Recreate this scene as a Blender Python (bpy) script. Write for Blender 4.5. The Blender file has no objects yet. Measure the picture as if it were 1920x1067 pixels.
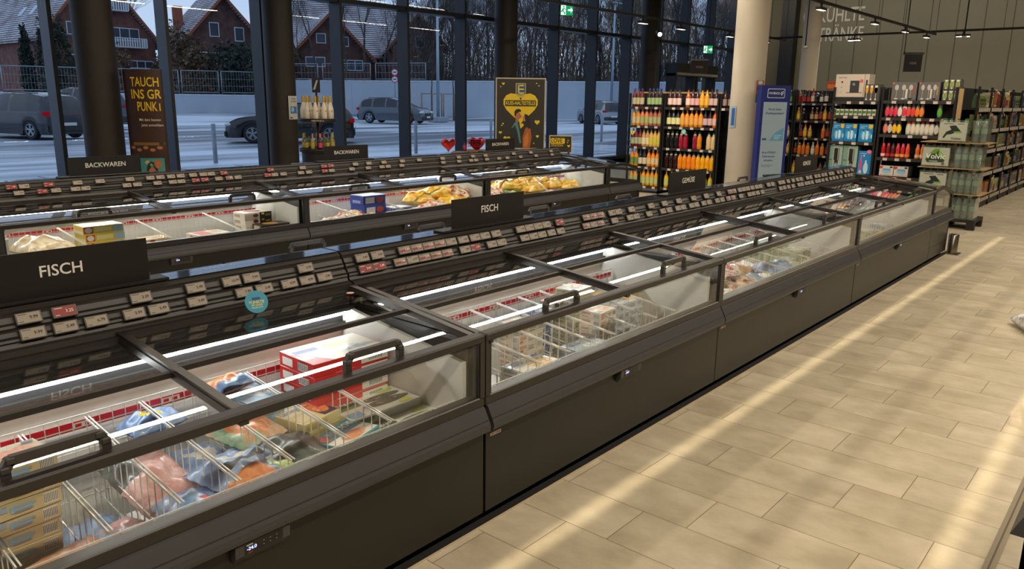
import bpy, math, random
from mathutils import Vector, Matrix
random.seed(7)
R = random.Random(11)
scene = bpy.context.scene
COL = scene.collection
PI = math.pi

# ------------------------------------------------------------------ camera
# X runs along the freezer rows, Y points to the window wall, Z is up; metres
YAW, PITCH, ROLL, FPX = 0.704725565, 0.233486429, -0.0127998997, 1459.75392
CAM_H = 1.70
def camera():
    cy, sy, cp, sp = math.cos(YAW), math.sin(YAW), math.cos(PITCH), math.sin(PITCH)
    f = Vector((cy*cp, sy*cp, -sp)); r = Vector((sy, -cy, 0)); d = f.cross(r)
    cr, sr = math.cos(ROLL), math.sin(ROLL)
    r2 = cr*r + sr*d; d2 = -sr*r + cr*d
    cam = bpy.data.cameras.new('camera'); o = bpy.data.objects.new('camera', cam); COL.objects.link(o)
    m = Matrix((( r2.x, -d2.x, -f.x, 0), (r2.y, -d2.y, -f.y, 0), (r2.z, -d2.z, -f.z, CAM_H), (0, 0, 0, 1)))
    o.matrix_world = m
    cam.sensor_width = 36; cam.lens = FPX/1920*36; cam.clip_end = 600; cam.clip_start = .05
    scene.camera = o
camera()

# ------------------------------------------------------------------ look
scene.view_settings.view_transform = 'Standard'
scene.view_settings.look = 'None'
scene.view_settings.exposure = 0.0
scene.view_settings.gamma = 1.0
scene.view_settings.use_curve_mapping = False
scene.cycles.use_denoising = True
scene.cycles.max_bounces = 8
scene.cycles.diffuse_bounces = 3
scene.cycles.glossy_bounces = 4
scene.cycles.transmission_bounces = 4
scene.cycles.transparent_max_bounces = 24
scene.cycles.caustics_reflective = False
scene.cycles.caustics_refractive = False
scene.cycles.sample_clamp_indirect = 4.0

# ------------------------------------------------------------------ sky at dusk
SKY_STRENGTH = 1.1
w = bpy.data.worlds.new('overcast_dusk'); scene.world = w; w.use_nodes = True
nt = w.node_tree; bg = nt.nodes['Background']
tc = nt.nodes.new('ShaderNodeTexCoord'); mp = nt.nodes.new('ShaderNodeMapping'); mp.inputs['Scale'].default_value = (1, 1, 3)
nz = nt.nodes.new('ShaderNodeTexNoise'); nz.inputs['Scale'].default_value = 2.2; nz.inputs['Detail'].default_value = 4
rp = nt.nodes.new('ShaderNodeValToRGB')
rp.color_ramp.elements[0].position = .35; rp.color_ramp.elements[0].color = (.42, .57, .86, 1)
rp.color_ramp.elements[1].position = .7; rp.color_ramp.elements[1].color = (.62, .73, .92, 1)
nt.links.new(tc.outputs['Generated'], mp.inputs['Vector']); nt.links.new(mp.outputs['Vector'], nz.inputs['Vector'])
nt.links.new(nz.outputs['Fac'], rp.inputs['Fac']); nt.links.new(rp.outputs['Color'], bg.inputs['Color'])
bg.inputs['Strength'].default_value = SKY_STRENGTH

# ------------------------------------------------------------------ shop lighting (lamps out of view above aisles and racks)
WARM = (1.0, .865, .68)
def area(name, loc, sx, sy, watt, color=WARM, rot=(0, 0, 0), spread=180):
    l = bpy.data.lights.new(name, 'AREA'); l.shape = 'RECTANGLE'; l.size = sx; l.size_y = sy; l.energy = watt; l.color = color
    l.spread = math.radians(spread)
    o = bpy.data.objects.new(name, l); o.location = loc; o.rotation_euler = rot; COL.objects.link(o); return o
def spot(name, loc, target, watt, deg, color=WARM, blend=.5, rad=.05):
    l = bpy.data.lights.new(name, 'SPOT'); l.energy = watt; l.spot_size = math.radians(deg); l.spot_blend = blend; l.color = color
    l.shadow_soft_size = rad
    o = bpy.data.objects.new(name, l); o.location = loc
    o.rotation_euler = (Vector(target)-Vector(loc)).to_track_quat('-Z', 'Y').to_euler(); COL.objects.link(o); return o
# out-of-view linear luminaires, the main aisle one added for general light (their housings are built further down)
LINES = [(-.9, -4, 15, 4.5, 710), (6.3, -3, 13, 4.5, 440)]
for i, (y, x0, x1, z, wt) in enumerate(LINES):
    area('aisle_light', ((x0+x1)/2, y, z-.03), x1-x0, .22, wt)
# narrow-beam optics of the aisle track: they draw the two bright bands on the floor
area('beam_light', (5.0, 1.68, 4.4), 14, .03, 2.6, (1, .86, .62), spread=1.7)
area('beam_light', (4.2, .47, 4.4), 7, .03, 1.3, (1, .86, .62), spread=1.7)
area('beverage_aisle_light', (19.5, .6, 4.4), 8, .1, 130)
area('beverage_aisle_light', (17, 6.2, 4.4), 6, .1, 40)
spot('rack_spot', (10.2, 5.8, 4.1), (13.0, 7.0, 1.1), 260, 46)
spot('rack_spot', (10.0, 3.0, 4.1), (13.0, 3.5, 1.1), 260, 44)
spot('rack_spot', (10.3, 7.2, 4.1), (13.0, 7.7, .9), 120, 40)
# ------------------------------------------------------------------ materials
def lin(c):
    if isinstance(c, str):
        c = c.lstrip('#'); c = tuple(int(c[i:i+2], 16)/255 for i in (0, 2, 4))
    return tuple(((v+.055)/1.055)**2.4 if v > .04045 else v/12.92 for v in c)
_M = {}
def mat(col, rough=.5, metal=0., coat=0., emis=0., spec=.5, var=.0, vscale=8., bump=0., key=''):
    k = (col, rough, metal, coat, emis, spec, var, vscale, bump)
    if k in _M: return _M[k]
    m = bpy.data.materials.new('paint_%s' % str(col).strip('#')); m.use_nodes = True
    n = m.node_tree; b = n.nodes['Principled BSDF']; c = lin(col)
    b.inputs['Base Color'].default_value = (*c, 1); b.inputs['Roughness'].default_value = rough
    b.inputs['Metallic'].default_value = metal; b.inputs['Coat Weight'].default_value = coat
    b.inputs['Specular IOR Level'].default_value = spec
    if emis: b.inputs['Emission Color'].default_value = (*c, 1); b.inputs['Emission Strength'].default_value = emis
    if var or bump:
        t = n.nodes.new('ShaderNodeTexCoord'); z = n.nodes.new('ShaderNodeTexNoise'); z.inputs['Scale'].default_value = vscale; z.inputs['Detail'].default_value = 5
        n.links.new(t.outputs['Object'], z.inputs['Vector'])
        if var:
            r = n.nodes.new('ShaderNodeValToRGB'); r.color_ramp.elements[0].position = .3; r.color_ramp.elements[1].position = .72
            r.color_ramp.elements[0].color = (*[v*(1-var) for v in c], 1); r.color_ramp.elements[1].color = (*[min(1, v*(1+var)) for v in c], 1)
            n.links.new(z.outputs['Fac'], r.inputs['Fac']); n.links.new(r.outputs['Color'], b.inputs['Base Color'])
        if bump:
            bp = n.nodes.new('ShaderNodeBump'); bp.inputs['Strength'].default_value = bump; bp.inputs['Distance'].default_value = .01
            n.links.new(z.outputs['Fac'], bp.inputs['Height']); n.links.new(bp.outputs['Normal'], b.inputs['Normal'])
    _M[k] = m; return m
def emit(col, s):
    k = ('e', col, s)
    if k in _M: return _M[k]
    m = bpy.data.materials.new('light_%s' % str(col).strip('#')); m.use_nodes = True; n = m.node_tree; n.nodes.clear()
    e = n.nodes.new('ShaderNodeEmission'); o = n.nodes.new('ShaderNodeOutputMaterial'); e.inputs[0].default_value = (*lin(col), 1); e.inputs[1].default_value = s
    n.links.new(e.outputs[0], o.inputs[0]); _M[k] = m; return m
def glass(name, tint=(1, 1, 1), gain=1.5, rough=.0, haze=0., hcol=(.8, .85, .8)):
    """thin pane: clear transmission plus Fresnel reflection, optional diffuse haze"""
    if name in _M: return _M[name]
    m = bpy.data.materials.new(name); m.use_nodes = True; n = m.node_tree; n.nodes.clear(); L = n.links.new
    o = n.nodes.new('ShaderNodeOutputMaterial'); t = n.nodes.new('ShaderNodeBsdfTransparent'); g = n.nodes.new('ShaderNodeBsdfGlossy')
    t.inputs[0].default_value = (*tint, 1); g.inputs['Roughness'].default_value = rough
    geo = n.nodes.new('ShaderNodeNewGeometry'); mi = n.nodes.new('ShaderNodeMapRange'); mi.inputs['To Min'].default_value = 1.5; mi.inputs['To Max'].default_value = 1/1.5
    fr = n.nodes.new('ShaderNodeFresnel'); ml = n.nodes.new('ShaderNodeMath'); ml.operation = 'MULTIPLY'; ml.use_clamp = True; ml.inputs[1].default_value = gain
    L(geo.outputs['Backfacing'], mi.inputs['Value']); L(mi.outputs[0], fr.inputs['IOR']); L(fr.outputs[0], ml.inputs[0])
    mx = n.nodes.new('ShaderNodeMixShader'); L(ml.outputs[0], mx.inputs[0]); L(g.outputs[0], mx.inputs[2])
    if haze:
        d = n.nodes.new('ShaderNodeBsdfDiffuse'); d.inputs[0].default_value = (*hcol, 1); m2 = n.nodes.new('ShaderNodeMixShader'); m2.inputs[0].default_value = haze
        L(t.outputs[0], m2.inputs[1]); L(d.outputs[0], m2.inputs[2]); L(m2.outputs[0], mx.inputs[1])
    else: L(t.outputs[0], mx.inputs[1])
    L(mx.outputs[0], o.inputs[0]); _M[name] = m; return m
def ramp_mat(name, stops, scale=6., rough=.35, coat=.3, detail=3., kind='noise', bump=0., stretch=(1, 1, 1), space='Object'):
    """printed or natural pattern: noise / voronoi fed through a colour ramp"""
    if name in _M: return _M[name]
    m = bpy.data.materials.new(name); m.use_nodes = True; n = m.node_tree; b = n.nodes['Principled BSDF']; L = n.links.new
    t = n.nodes.new('ShaderNodeTexCoord'); mp = n.nodes.new('ShaderNodeMapping'); mp.inputs['Scale'].default_value = stretch
    L(t.outputs[space], mp.inputs['Vector'])
    if kind == 'noise':
        z = n.nodes.new('ShaderNodeTexNoise'); z.inputs['Scale'].default_value = scale; z.inputs['Detail'].default_value = detail; out = z.outputs['Fac']
    else:
        z = n.nodes.new('ShaderNodeTexVoronoi'); z.inputs['Scale'].default_value = scale; sx = n.nodes.new('ShaderNodeSeparateColor'); L(z.outputs['Color'], sx.inputs[0]); out = sx.outputs[0]
    L(mp.outputs[0], z.inputs['Vector'])
    r = n.nodes.new('ShaderNodeValToRGB'); e = r.color_ramp.elements
    while len(e) < len(stops): e.new(.5)
    for q, (p, c) in zip(e, stops): q.position = p; q.color = (*lin(c), 1)
    r.color_ramp.interpolation = 'CONSTANT' if kind != 'noise' else 'LINEAR'
    L(out, r.inputs['Fac']); L(r.outputs['Color'], b.inputs['Base Color'])
    b.inputs['Roughness'].default_value = rough; b.inputs['Coat Weight'].default_value = coat
    if bump:
        bp = n.nodes.new('ShaderNodeBump'); bp.inputs['Strength'].default_value = bump; bp.inputs['Distance'].default_value = .01
        L(z.outputs[0], bp.inputs['Height']); L(bp.outputs['Normal'], b.inputs['Normal'])
    _M[name] = m; return m

# ------------------------------------------------------------------ mesh builder
_TXT = {}
def text_geo(s, bold=False):
    if s in _TXT: return _TXT[s]
    cu = bpy.data.curves.new('t', 'FONT'); cu.body = s; cu.size = 1; cu.align_x = 'CENTER'; cu.align_y = 'CENTER'; cu.resolution_u = 3
    cu.offset = .012
    o = bpy.data.objects.new('t', cu); COL.objects.link(o)
    me = bpy.data.meshes.new_from_object(o.evaluated_get(bpy.context.evaluated_depsgraph_get()))
    v = [tuple(p.co) for p in me.vertices]; f = [tuple(p.vertices) for p in me.polygons]
    bpy.data.objects.remove(o); bpy.data.curves.remove(cu); bpy.data.meshes.remove(me)
    _TXT[s] = (v, f); return v, f
class MB:
    def __init__(s): s.v = []; s.f = []; s.m = []; s.mats = []; s.sm = []
    def mi(s, m):
        if m not in s.mats: s.mats.append(m)
        return s.mats.index(m)
    def add(s, vs, fs, m, smooth=False):
        b = len(s.v); s.v += [tuple(p) for p in vs]; i = s.mi(m)
        for f in fs: s.f.append(tuple(b+k for k in f)); s.m.append(i); s.sm.append(smooth)
        return s
    def box(s, x0, x1, y0, y1, z0, z1, m, bev=0.):
        if bev:
            b = min(bev, (x1-x0)/2.01, (y1-y0)/2.01, (z1-z0)/2.01)
            vs = []; 
            for zz, ins in ((z0, b), (z0+b, 0), (z1-b, 0), (z1, b)):
                a0, a1, c0, c1 = x0+ins, x1-ins, y0+ins, y1-ins
                q = b*.7 if ins == 0 else b*.4
                vs += [(a0+q, c0, zz), (a1-q, c0, zz), (a1, c0+q, zz), (a1, c1-q, zz), (a1-q, c1, zz), (a0+q, c1, zz), (a0, c1-q, zz), (a0, c0+q, zz)]
            fs = [tuple(range(7, -1, -1)), tuple(range(24, 32))]
            for k in range(3):
                for j in range(8): fs.append((k*8+j, k*8+(j+1) % 8, k*8+8+(j+1) % 8, k*8+8+j))
            return s.add(vs, fs, m)
        vs = [(x0, y0, z0), (x1, y0, z0), (x1, y1, z0), (x0, y1, z0), (x0, y0, z1), (x1, y0, z1), (x1, y1, z1), (x0, y1, z1)]
        return s.add(vs, [(0, 3, 2, 1), (4, 5, 6, 7), (0, 1, 5, 4), (1, 2, 6, 5), (2, 3, 7, 6), (3, 0, 4, 7)], m)
    def bar(s, a, b, w, h, m, up=(0, 0, 1)):
        a = Vector(a); b = Vector(b); d = (b-a).normalized(); u = Vector(up)
        if abs(d.dot(u)) > .98: u = Vector((1, 0, 0))
        x = d.cross(u).normalized()*w/2; y = x.cross(d).normalized()*h/2
        vs = [a-x-y, a+x-y, a+x+y, a-x+y, b-x-y, b+x-y, b+x+y, b-x+y]
        return s.add(vs, [(0, 3, 2, 1), (4, 5, 6, 7), (0, 1, 5, 4), (1, 2, 6, 5), (2, 3, 7, 6), (3, 0, 4, 7)], m)
    def tube(s, pts, r, m, n=8, cap=True, smooth=True):
        pts = [Vector(p) for p in pts]; rr = r if isinstance(r, (list, tuple)) else [r]*len(pts); vs = []; fs = []
        ref = Vector((0, 0, 1))
        for i, p in enumerate(pts):
            d = (pts[min(i+1, len(pts)-1)]-pts[max(i-1, 0)]).normalized()
            q = ref if abs(d.dot(ref)) < .95 else Vector((1, 0, 0))
            x = d.cross(q).normalized(); y = x.cross(d)
            for k in range(n):
                a = 2*PI*k/n; vs.append(p+(x*math.cos(a)+y*math.sin(a))*rr[i])
        for i in range(len(pts)-1):
            for k in range(n): fs.append((i*n+k, i*n+(k+1) % n, (i+1)*n+(k+1) % n, (i+1)*n+k))
        if cap: fs.append(tuple(range(n-1, -1, -1))); fs.append(tuple((len(pts)-1)*n+k for k in range(n)))
        return s.add(vs, fs, m, smooth)
    def lathe(s, prof, m, c=(0, 0, 0), n=16, smooth=True, a0=0., a1=2*PI, cap=True):
        full = abs(a1-a0-2*PI) < 1e-6; k1 = n if full else n+1; vs = []
        for r, z in prof:
            for k in range(k1):
                a = a0+(a1-a0)*k/n; vs.append((c[0]+r*math.cos(a), c[1]+r*math.sin(a), c[2]+z))
        fs = []
        for i in range(len(prof)-1):
            for k in range(n):
                k2 = (k+1) % k1; fs.append((i*k1+k, i*k1+k2, (i+1)*k1+k2, (i+1)*k1+k))
        s.add(vs, fs, m, smooth)
        if cap and full:
            if prof[0][0] > 1e-4: s.add([vs[k] for k in range(n)], [tuple(range(n-1, -1, -1))], m)
            if prof[-1][0] > 1e-4: s.add([vs[(len(prof)-1)*n+k] for k in range(n)], [tuple(range(n))], m)
        return s
    def prism(s, poly, x0, x1, m, axis='x', smooth=False):
        """polygon (two coords) extruded along an axis"""
        n = len(poly)
        if axis == 'x': vs = [(x0, a, b) for a, b in poly]+[(x1, a, b) for a, b in poly]
        elif axis == 'y': vs = [(a, x0, b) for a, b in poly]+[(a, x1, b) for a, b in poly]
        else: vs = [(a, b, x0) for a, b in poly]+[(a, b, x1) for a, b in poly]
        s.add(vs, [tuple(range(n-1, -1, -1)), tuple(range(n, 2*n))], m)
        return s.add(vs, [(k, (k+1) % n, n+(k+1) % n, n+k) for k in range(n)], m, smooth)
    def quad(s, pts, m): return s.add(pts, [tuple(range(len(pts)))], m)
    def decal(s, o, u, v, pts, m, off=.0):
        """flat shape drawn on a plane: o origin, u and v unit axes, pts in metres"""
        o = Vector(o); u = Vector(u); v = Vector(v); nrm = u.cross(v)*off
        return s.add([o+u*a+v*b+nrm for a, b in pts], [tuple(range(len(pts)))], m)
    def text(s, txt, o, u, v, size, m, off=.001, width=None):
        vs, fs = text_geo(txt); o = Vector(o); u = Vector(u); v = Vector(v); nrm = u.cross(v)*off
        sx = size
        if width:
            ext = max(p[0] for p in vs)-min(p[0] for p in vs); sx = width/ext
        return s.add([o+u*p[0]*sx+v*p[1]*size+nrm for p in vs], fs, m)
    def build(s, name, parent=None, loc=None, rot=None):
        me = bpy.data.meshes.new(name); me.from_pydata(s.v, [], s.f)
        for m in s.mats: me.materials.append(m)
        me.polygons.foreach_set('material_index', s.m); me.polygons.foreach_set('use_smooth', s.sm); me.update()
        o = bpy.data.objects.new(name, me); COL.objects.link(o)
        if parent: o.parent = parent
        if loc: o.location = loc
        if rot is not None: o.rotation_euler = (0, 0, rot) if not isinstance(rot, tuple) else rot
        return o
def ell(cx, cy, rx, ry, n=14): return [(cx+rx*math.cos(2*PI*k/n), cy+ry*math.sin(2*PI*k/n)) for k in range(n)]
def rect(x0, y0, x1, y1): return [(x0, y0), (x1, y0), (x1, y1), (x0, y1)]
def heart(cx, cy, w, n=26):
    o = []
    for k in range(n):
        t = 2*PI*k/n; o.append((cx+w/32*16*math.sin(t)**3, cy+w/32*(13*math.cos(t)-5*math.cos(2*t)-2*math.cos(3*t)-math.cos(4*t))))
    return o[::-1]

# ------------------------------------------------------------------ tagging
def tag(o, label=None, cat=None, group=None, kind=None):
    if label: o['label'] = label
    if cat: o['category'] = cat
    if group: o['group'] = group
    if kind: o['kind'] = kind
    return o
def thing(name, label, cat, loc=(0, 0, 0), rot=0, group=None):
    o = bpy.data.objects.new(name, None); COL.objects.link(o); o.location = loc; o.rotation_euler = (0, 0, rot); o.empty_display_size = .05
    return tag(o, label, cat, group)
def struct(mb, name): return tag(mb.build(name), kind='structure')
def dup(root, loc=None, rot=None, label=None, group=None, scale=None):
    r = root.copy(); COL.objects.link(r)
    if loc is not None: r.location = loc
    if rot is not None: r.rotation_euler = (0, 0, rot)
    if scale is not None: r.scale = scale
    if label: r['label'] = label
    if group: r['group'] = group
    for ch in list(root.children):
        c = ch.copy(); COL.objects.link(c); c.parent = r
        for g in list(ch.children):
            d = g.copy(); COL.objects.link(d); d.parent = c
    return r
ONES = 'first second third fourth fifth sixth seventh eighth ninth tenth eleventh twelfth thirteenth fourteenth fifteenth sixteenth seventeenth eighteenth nineteenth'.split()
TENS = {2: ('twenty', 'twentieth'), 3: ('thirty', 'thirtieth'), 4: ('forty', 'fortieth'), 5: ('fifty', 'fiftieth'), 6: ('sixty', 'sixtieth'), 7: ('seventy', 'seventieth'), 8: ('eighty', 'eightieth'), 9: ('ninety', 'ninetieth')}
def ordn(n):
    if n < 20: return ONES[n-1]
    t, o = divmod(n, 10)
    return TENS[t][1] if o == 0 else TENS[t][0]+'-'+ONES[o-1]
# ------------------------------------------------------------------ shared materials
BLACK = mat('#0b0b0b', .45); PANEL = mat('#1c1b17', .36, 0, 0, 0, .4, .06, 3.)
BUMP = mat('#3a393b', .42, 0, 0, 0, .5, .05, 14.); FRAME = mat('#302c29', .38, .2)
RAILM = mat('#312e2b', .45, .1); SIGN = mat('#1d1a18', .42, 0, 0, 0, .4); INK = mat('#141414', .5)
WHITE = mat('#e9e7e0', .5); WIRE = mat('#dcdad4', .35, 0, .2); RED = mat('#c4172b', .4); CREAM = mat('#c9bda6', .5)
LINER = mat('#d6d5cf', .6, 0, 0, 0, .5, .06, 5., .5); TAGF = mat('#988b7d', .5); TAGR = mat('#8c2422', .5); TAGB = mat('#4a463f', .45)
LED = emit('#f2f4f4', 40.0); GLASS = glass('clear_glass', (.95, .97, .95), 1.6); WINGLASS = glass('window_glass', (.88, .93, .95), 1.5)
LIDGLASS = glass('lid_glass', (.95, .97, .96), 1.7)

# ------------------------------------------------------------------ floor: 30 x 60 tiles in a one-third bond
def floor_material():
    m = bpy.data.materials.new('floor_tiles'); m.use_nodes = True; n = m.node_tree; L = n.links.new; b = n.nodes['Principled BSDF']
    g = n.nodes.new('ShaderNodeNewGeometry'); sp = n.nodes.new('ShaderNodeSeparateXYZ'); L(g.outputs['Position'], sp.inputs[0])
    def mt(op, a, c=None, clamp=False):
        q = n.nodes.new('ShaderNodeMath'); q.operation = op; q.use_clamp = clamp
        for i, v in enumerate((a, c)):
            if v is None: continue
            if isinstance(v, (int, float)): q.inputs[i].default_value = v
            else: L(v, q.inputs[i])
        return q.outputs[0]
    u = mt('DIVIDE', mt('SUBTRACT', sp.outputs[0], 2.0864), .28645); row = mt('FLOOR', u); fu = mt('SUBTRACT', u, row)
    v = mt('ADD', mt('DIVIDE', mt('SUBTRACT', sp.outputs[1], 1.7068), .5959), mt('MULTIPLY', row, 1/3)); cv = mt('FLOOR', v); fv = mt('SUBTRACT', v, cv)
    eu = mt('MULTIPLY', mt('MINIMUM', fu, mt('SUBTRACT', 1, fu)), .28645); ev = mt('MULTIPLY', mt('MINIMUM', fv, mt('SUBTRACT', 1, fv)), .5959)
    joint = mt('LESS_THAN', mt('MINIMUM', eu, ev), .0016)
    cb = n.nodes.new('ShaderNodeCombineXYZ'); L(row, cb.inputs[0]); L(cv, cb.inputs[1]); wn = n.nodes.new('ShaderNodeTexWhiteNoise'); L(cb.outputs[0], wn.inputs[0])
    off = n.nodes.new('ShaderNodeVectorMath'); off.operation = 'MULTIPLY_ADD'; off.inputs[1].default_value = (9, 9, 9); L(wn.outputs['Color'], off.inputs[0]); L(g.outputs['Position'], off.inputs[2])
    mp = n.nodes.new('ShaderNodeMapping'); mp.inputs['Scale'].default_value = (1.6, 1., 1); L(off.outputs[0], mp.inputs[0])
    nz = n.nodes.new('ShaderNodeTexNoise'); nz.inputs['Scale'].default_value = 3.2; nz.inputs['Detail'].default_value = 9; nz.inputs['Roughness'].default_value = .62; L(mp.outputs[0], nz.inputs[0])
    r = n.nodes.new('ShaderNodeValToRGB'); r.color_ramp.elements[0].position = .30; r.color_ramp.elements[0].color = (*lin('#a4987f'), 1)
    r.color_ramp.elements[1].position = .72; r.color_ramp.elements[1].color = (*lin('#c6baa3'), 1); L(nz.outputs[0], r.inputs[0])
    hs = n.nodes.new('ShaderNodeHueSaturation'); L(r.outputs[0], hs.inputs['Color']); L(mt('ADD', mt('MULTIPLY', wn.outputs['Value'], .10), .95), hs.inputs['Value'])
    mx = n.nodes.new('ShaderNodeMix'); mx.data_type = 'RGBA'; L(joint, mx.inputs[0]); L(hs.outputs[0], mx.inputs[6]); mx.inputs[7].default_value = (*lin('#6f5b45'), 1)
    L(mx.outputs[2], b.inputs['Base Color']); b.inputs['Roughness'].default_value = .42
    b.inputs['Specular IOR Level'].default_value = .3; rr = mt('ADD', mt('MULTIPLY', nz.outputs[0], .2), .42); L(rr, b.inputs['Roughness'])
    bp = n.nodes.new('ShaderNodeBump'); bp.inputs['Strength'].default_value = .12; bp.inputs['Distance'].default_value = .002; L(mt('SUBTRACT', nz.outputs[0], joint), bp.inputs['Height']); L(bp.outputs[0], b.inputs['Normal'])
    return m
YW = 12.0       # inner face of the mullions
XB = 27.0       # back wall
f = MB(); f.box(-8, XB, -8, YW+.3, -.12, 0, floor_material()); struct(f, 'floor')
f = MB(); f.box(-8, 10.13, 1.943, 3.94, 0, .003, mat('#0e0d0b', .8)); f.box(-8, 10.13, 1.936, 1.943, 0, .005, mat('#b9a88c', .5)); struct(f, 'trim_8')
c = MB(); c.box(-8.2, XB+.2, -8.2, YW+.4, 5.6, 5.8, mat('#4a463f', .8, 0, 0, 0, .3, .1, 2.)); struct(c, 'ceiling')
def paneled(name, col, ax, pitch=.72):
    m = bpy.data.materials.new(name); m.use_nodes = True; n = m.node_tree; L = n.links.new; b = n.nodes['Principled BSDF']
    g = n.nodes.new('ShaderNodeNewGeometry'); sp = n.nodes.new('ShaderNodeSeparateXYZ'); L(g.outputs['Position'], sp.inputs[0])
    fr = n.nodes.new('ShaderNodeMath'); fr.operation = 'PINGPONG'; fr.inputs[1].default_value = pitch/2; L(sp.outputs[ax], fr.inputs[0])
    lt = n.nodes.new('ShaderNodeMath'); lt.operation = 'LESS_THAN'; lt.inputs[1].default_value = .016; L(fr.outputs[0], lt.inputs[0])
    nz = n.nodes.new('ShaderNodeTexNoise'); nz.inputs['Scale'].default_value = .8; L(g.outputs['Position'], nz.inputs[0])
    c0 = lin(col); r = n.nodes.new('ShaderNodeValToRGB'); r.color_ramp.elements[0].color = (*[v*.88 for v in c0], 1); r.color_ramp.elements[1].color = (*[v*1.1 for v in c0], 1); L(nz.outputs[0], r.inputs[0])
    mx = n.nodes.new('ShaderNodeMix'); mx.data_type = 'RGBA'; L(lt.outputs[0], mx.inputs[0]); L(r.outputs[0], mx.inputs[6]); mx.inputs[7].default_value = (*[v*.35 for v in c0], 1)
    L(mx.outputs[2], b.inputs['Base Color']); b.inputs['Roughness'].default_value = .55; return m
f = MB(); f.box(XB, XB+.2, -8, YW+.4, 0, 5.6, paneled('wall_cladding', '#6a6858', 1)); struct(f, 'wall_back')
f = MB(); f.box(-8, XB, -8.2, -8, 0, 5.6, mat('#8d8878', .7)); struct(f, 'wall_right')
f = MB(); f.box(-8.2, -8, -8, YW+.4, 0, 5.6, mat('#8d8878', .7)); struct(f, 'wall_front')
# narrow dark kerb at the foot of the glazing
f = MB(); f.box(-8, XB, YW+.27, YW+.4, 0, .16, mat('#20262c', .5)); f.box(-8, XB, YW+.27, YW+.4, 5.1, 5.6, mat('#20262c', .5)); struct(f, 'wall_left')

# ------------------------------------------------------------------ glazed facade
MUL = mat('#0b121c', .4, .1); MULF = mat('#15191f', .5)
def window_bay(i, x0, x1):
    p = MB(); p.add([(x0, YW+.30, .16), (x1, YW+.30, .16), (x1, YW+.30, 5.1), (x0, YW+.30, 5.1)], [(0, 1, 2, 3)], WINGLASS)
    o = tag(p.build('window_%d' % i), kind='structure')
    t = MB()
    t.box(x0, x1, YW+.02, YW+.28, 3.36, 3.44, MULF); t.box(x0, x1, YW+.02, YW+.28, .12, .2, MULF)
    t.build('transom', o)
    q = MB(); q.box(x1-.001, x1+.055, YW, YW+.002, 0, 5.3, MULF); q.box(x1-.001, x1+.055, YW+.002, YW+.31, 0, 5.3, MUL); q.build('mullion', o)
xs = [4.386-.055+1.627*k for k in range(-4, 14)]
for i in range(len(xs)-1):
    window_bay(i+1, xs[i]+.055, xs[i+1])
f = MB(); f.box(xs[-1]+.05, XB, YW+.1, YW+.3, 0, 5.6, mat('#6a6858', .6)); struct(f, 'trim_2')
# entrance lobby frame in the far bays
d = MB(); DK = mat('#121416', .5)
for x in (20.75, 21.9, 22.05, 23.2): d.box(x, x+.1, 11.55, 11.85, 0, 2.5, DK)
d.box(20.75, 23.3, 11.5, 11.9, 2.42, 2.78, DK); d.box(20.75, 23.3, 11.48, 11.5, 2.45, 2.52, mat('#8f8b82', .5))
o = tag(d.build('door_1'), kind='structure')
p = MB(); p.quad([(20.85, 11.7, .02), (21.9, 11.7, .02), (21.9, 11.7, 2.42), (20.85, 11.7, 2.42)], WINGLASS); p.quad([(22.15, 11.7, .02), (23.2, 11.7, .02), (23.2, 11.7, 2.42), (22.15, 11.7, 2.42)], WINGLASS); p.build('pane', o)
# black steel post and stripe against the back wall
f = MB(); f.box(26.6, 26.98, 10.5, 10.95, 0, 5.6, mat('#0f0f0f', .5)); struct(f, 'trim_1')

# ------------------------------------------------------------------ columns
def column(x, y, r, m, label):
    c = MB(); c.lathe([(r, 0), (r, 5.6)], m, n=40, cap=False)
    return tag(c.build('column', loc=(x, y, 0)), label, 'column')
DC = mat('#2a231c', .55, 0, 0, 0, .4, .06, 2.); LC = mat('#cfc3ae', .6, 0, 0, 0, .4, .04, 2.)
column(4.62, 11.3, .25, DC, 'dark round column at far left, behind the leftmost BACKWAREN sign')
column(7.66, 11.62, .24, DC, 'dark round column behind the sparkling wine display, with a small notice on it')
column(13.38, 11.64, .25, DC, 'dark round column behind the yellow heart poster')
column(19.0, 11.4, .25, DC, 'dark round column left of the entrance, behind the juice rack')
column(12.33, 5.54, .26, LC, 'large cream round column beside the juice rack')
column(20.6, 7.66, .215, LC, 'smaller distant cream column right of the blue banner stand')

# lettering on the back wall
G = MB(); LT = mat('#b8b5ac', .5)
G.text('GEKÜHLTE', (26.985, 9.40, 4.47), (0, -1, 0), (0, 0, 1), .60, LT, width=1.95)
G.text('GETRÄNKE', (26.985, 9.35, 3.87), (0, -1, 0), (0, 0, 1), .60, LT, width=1.90)
tag(G.build('wall_lettering'), 'pale capital letters on the green grey back wall beside the distant column', 'lettering')
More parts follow.
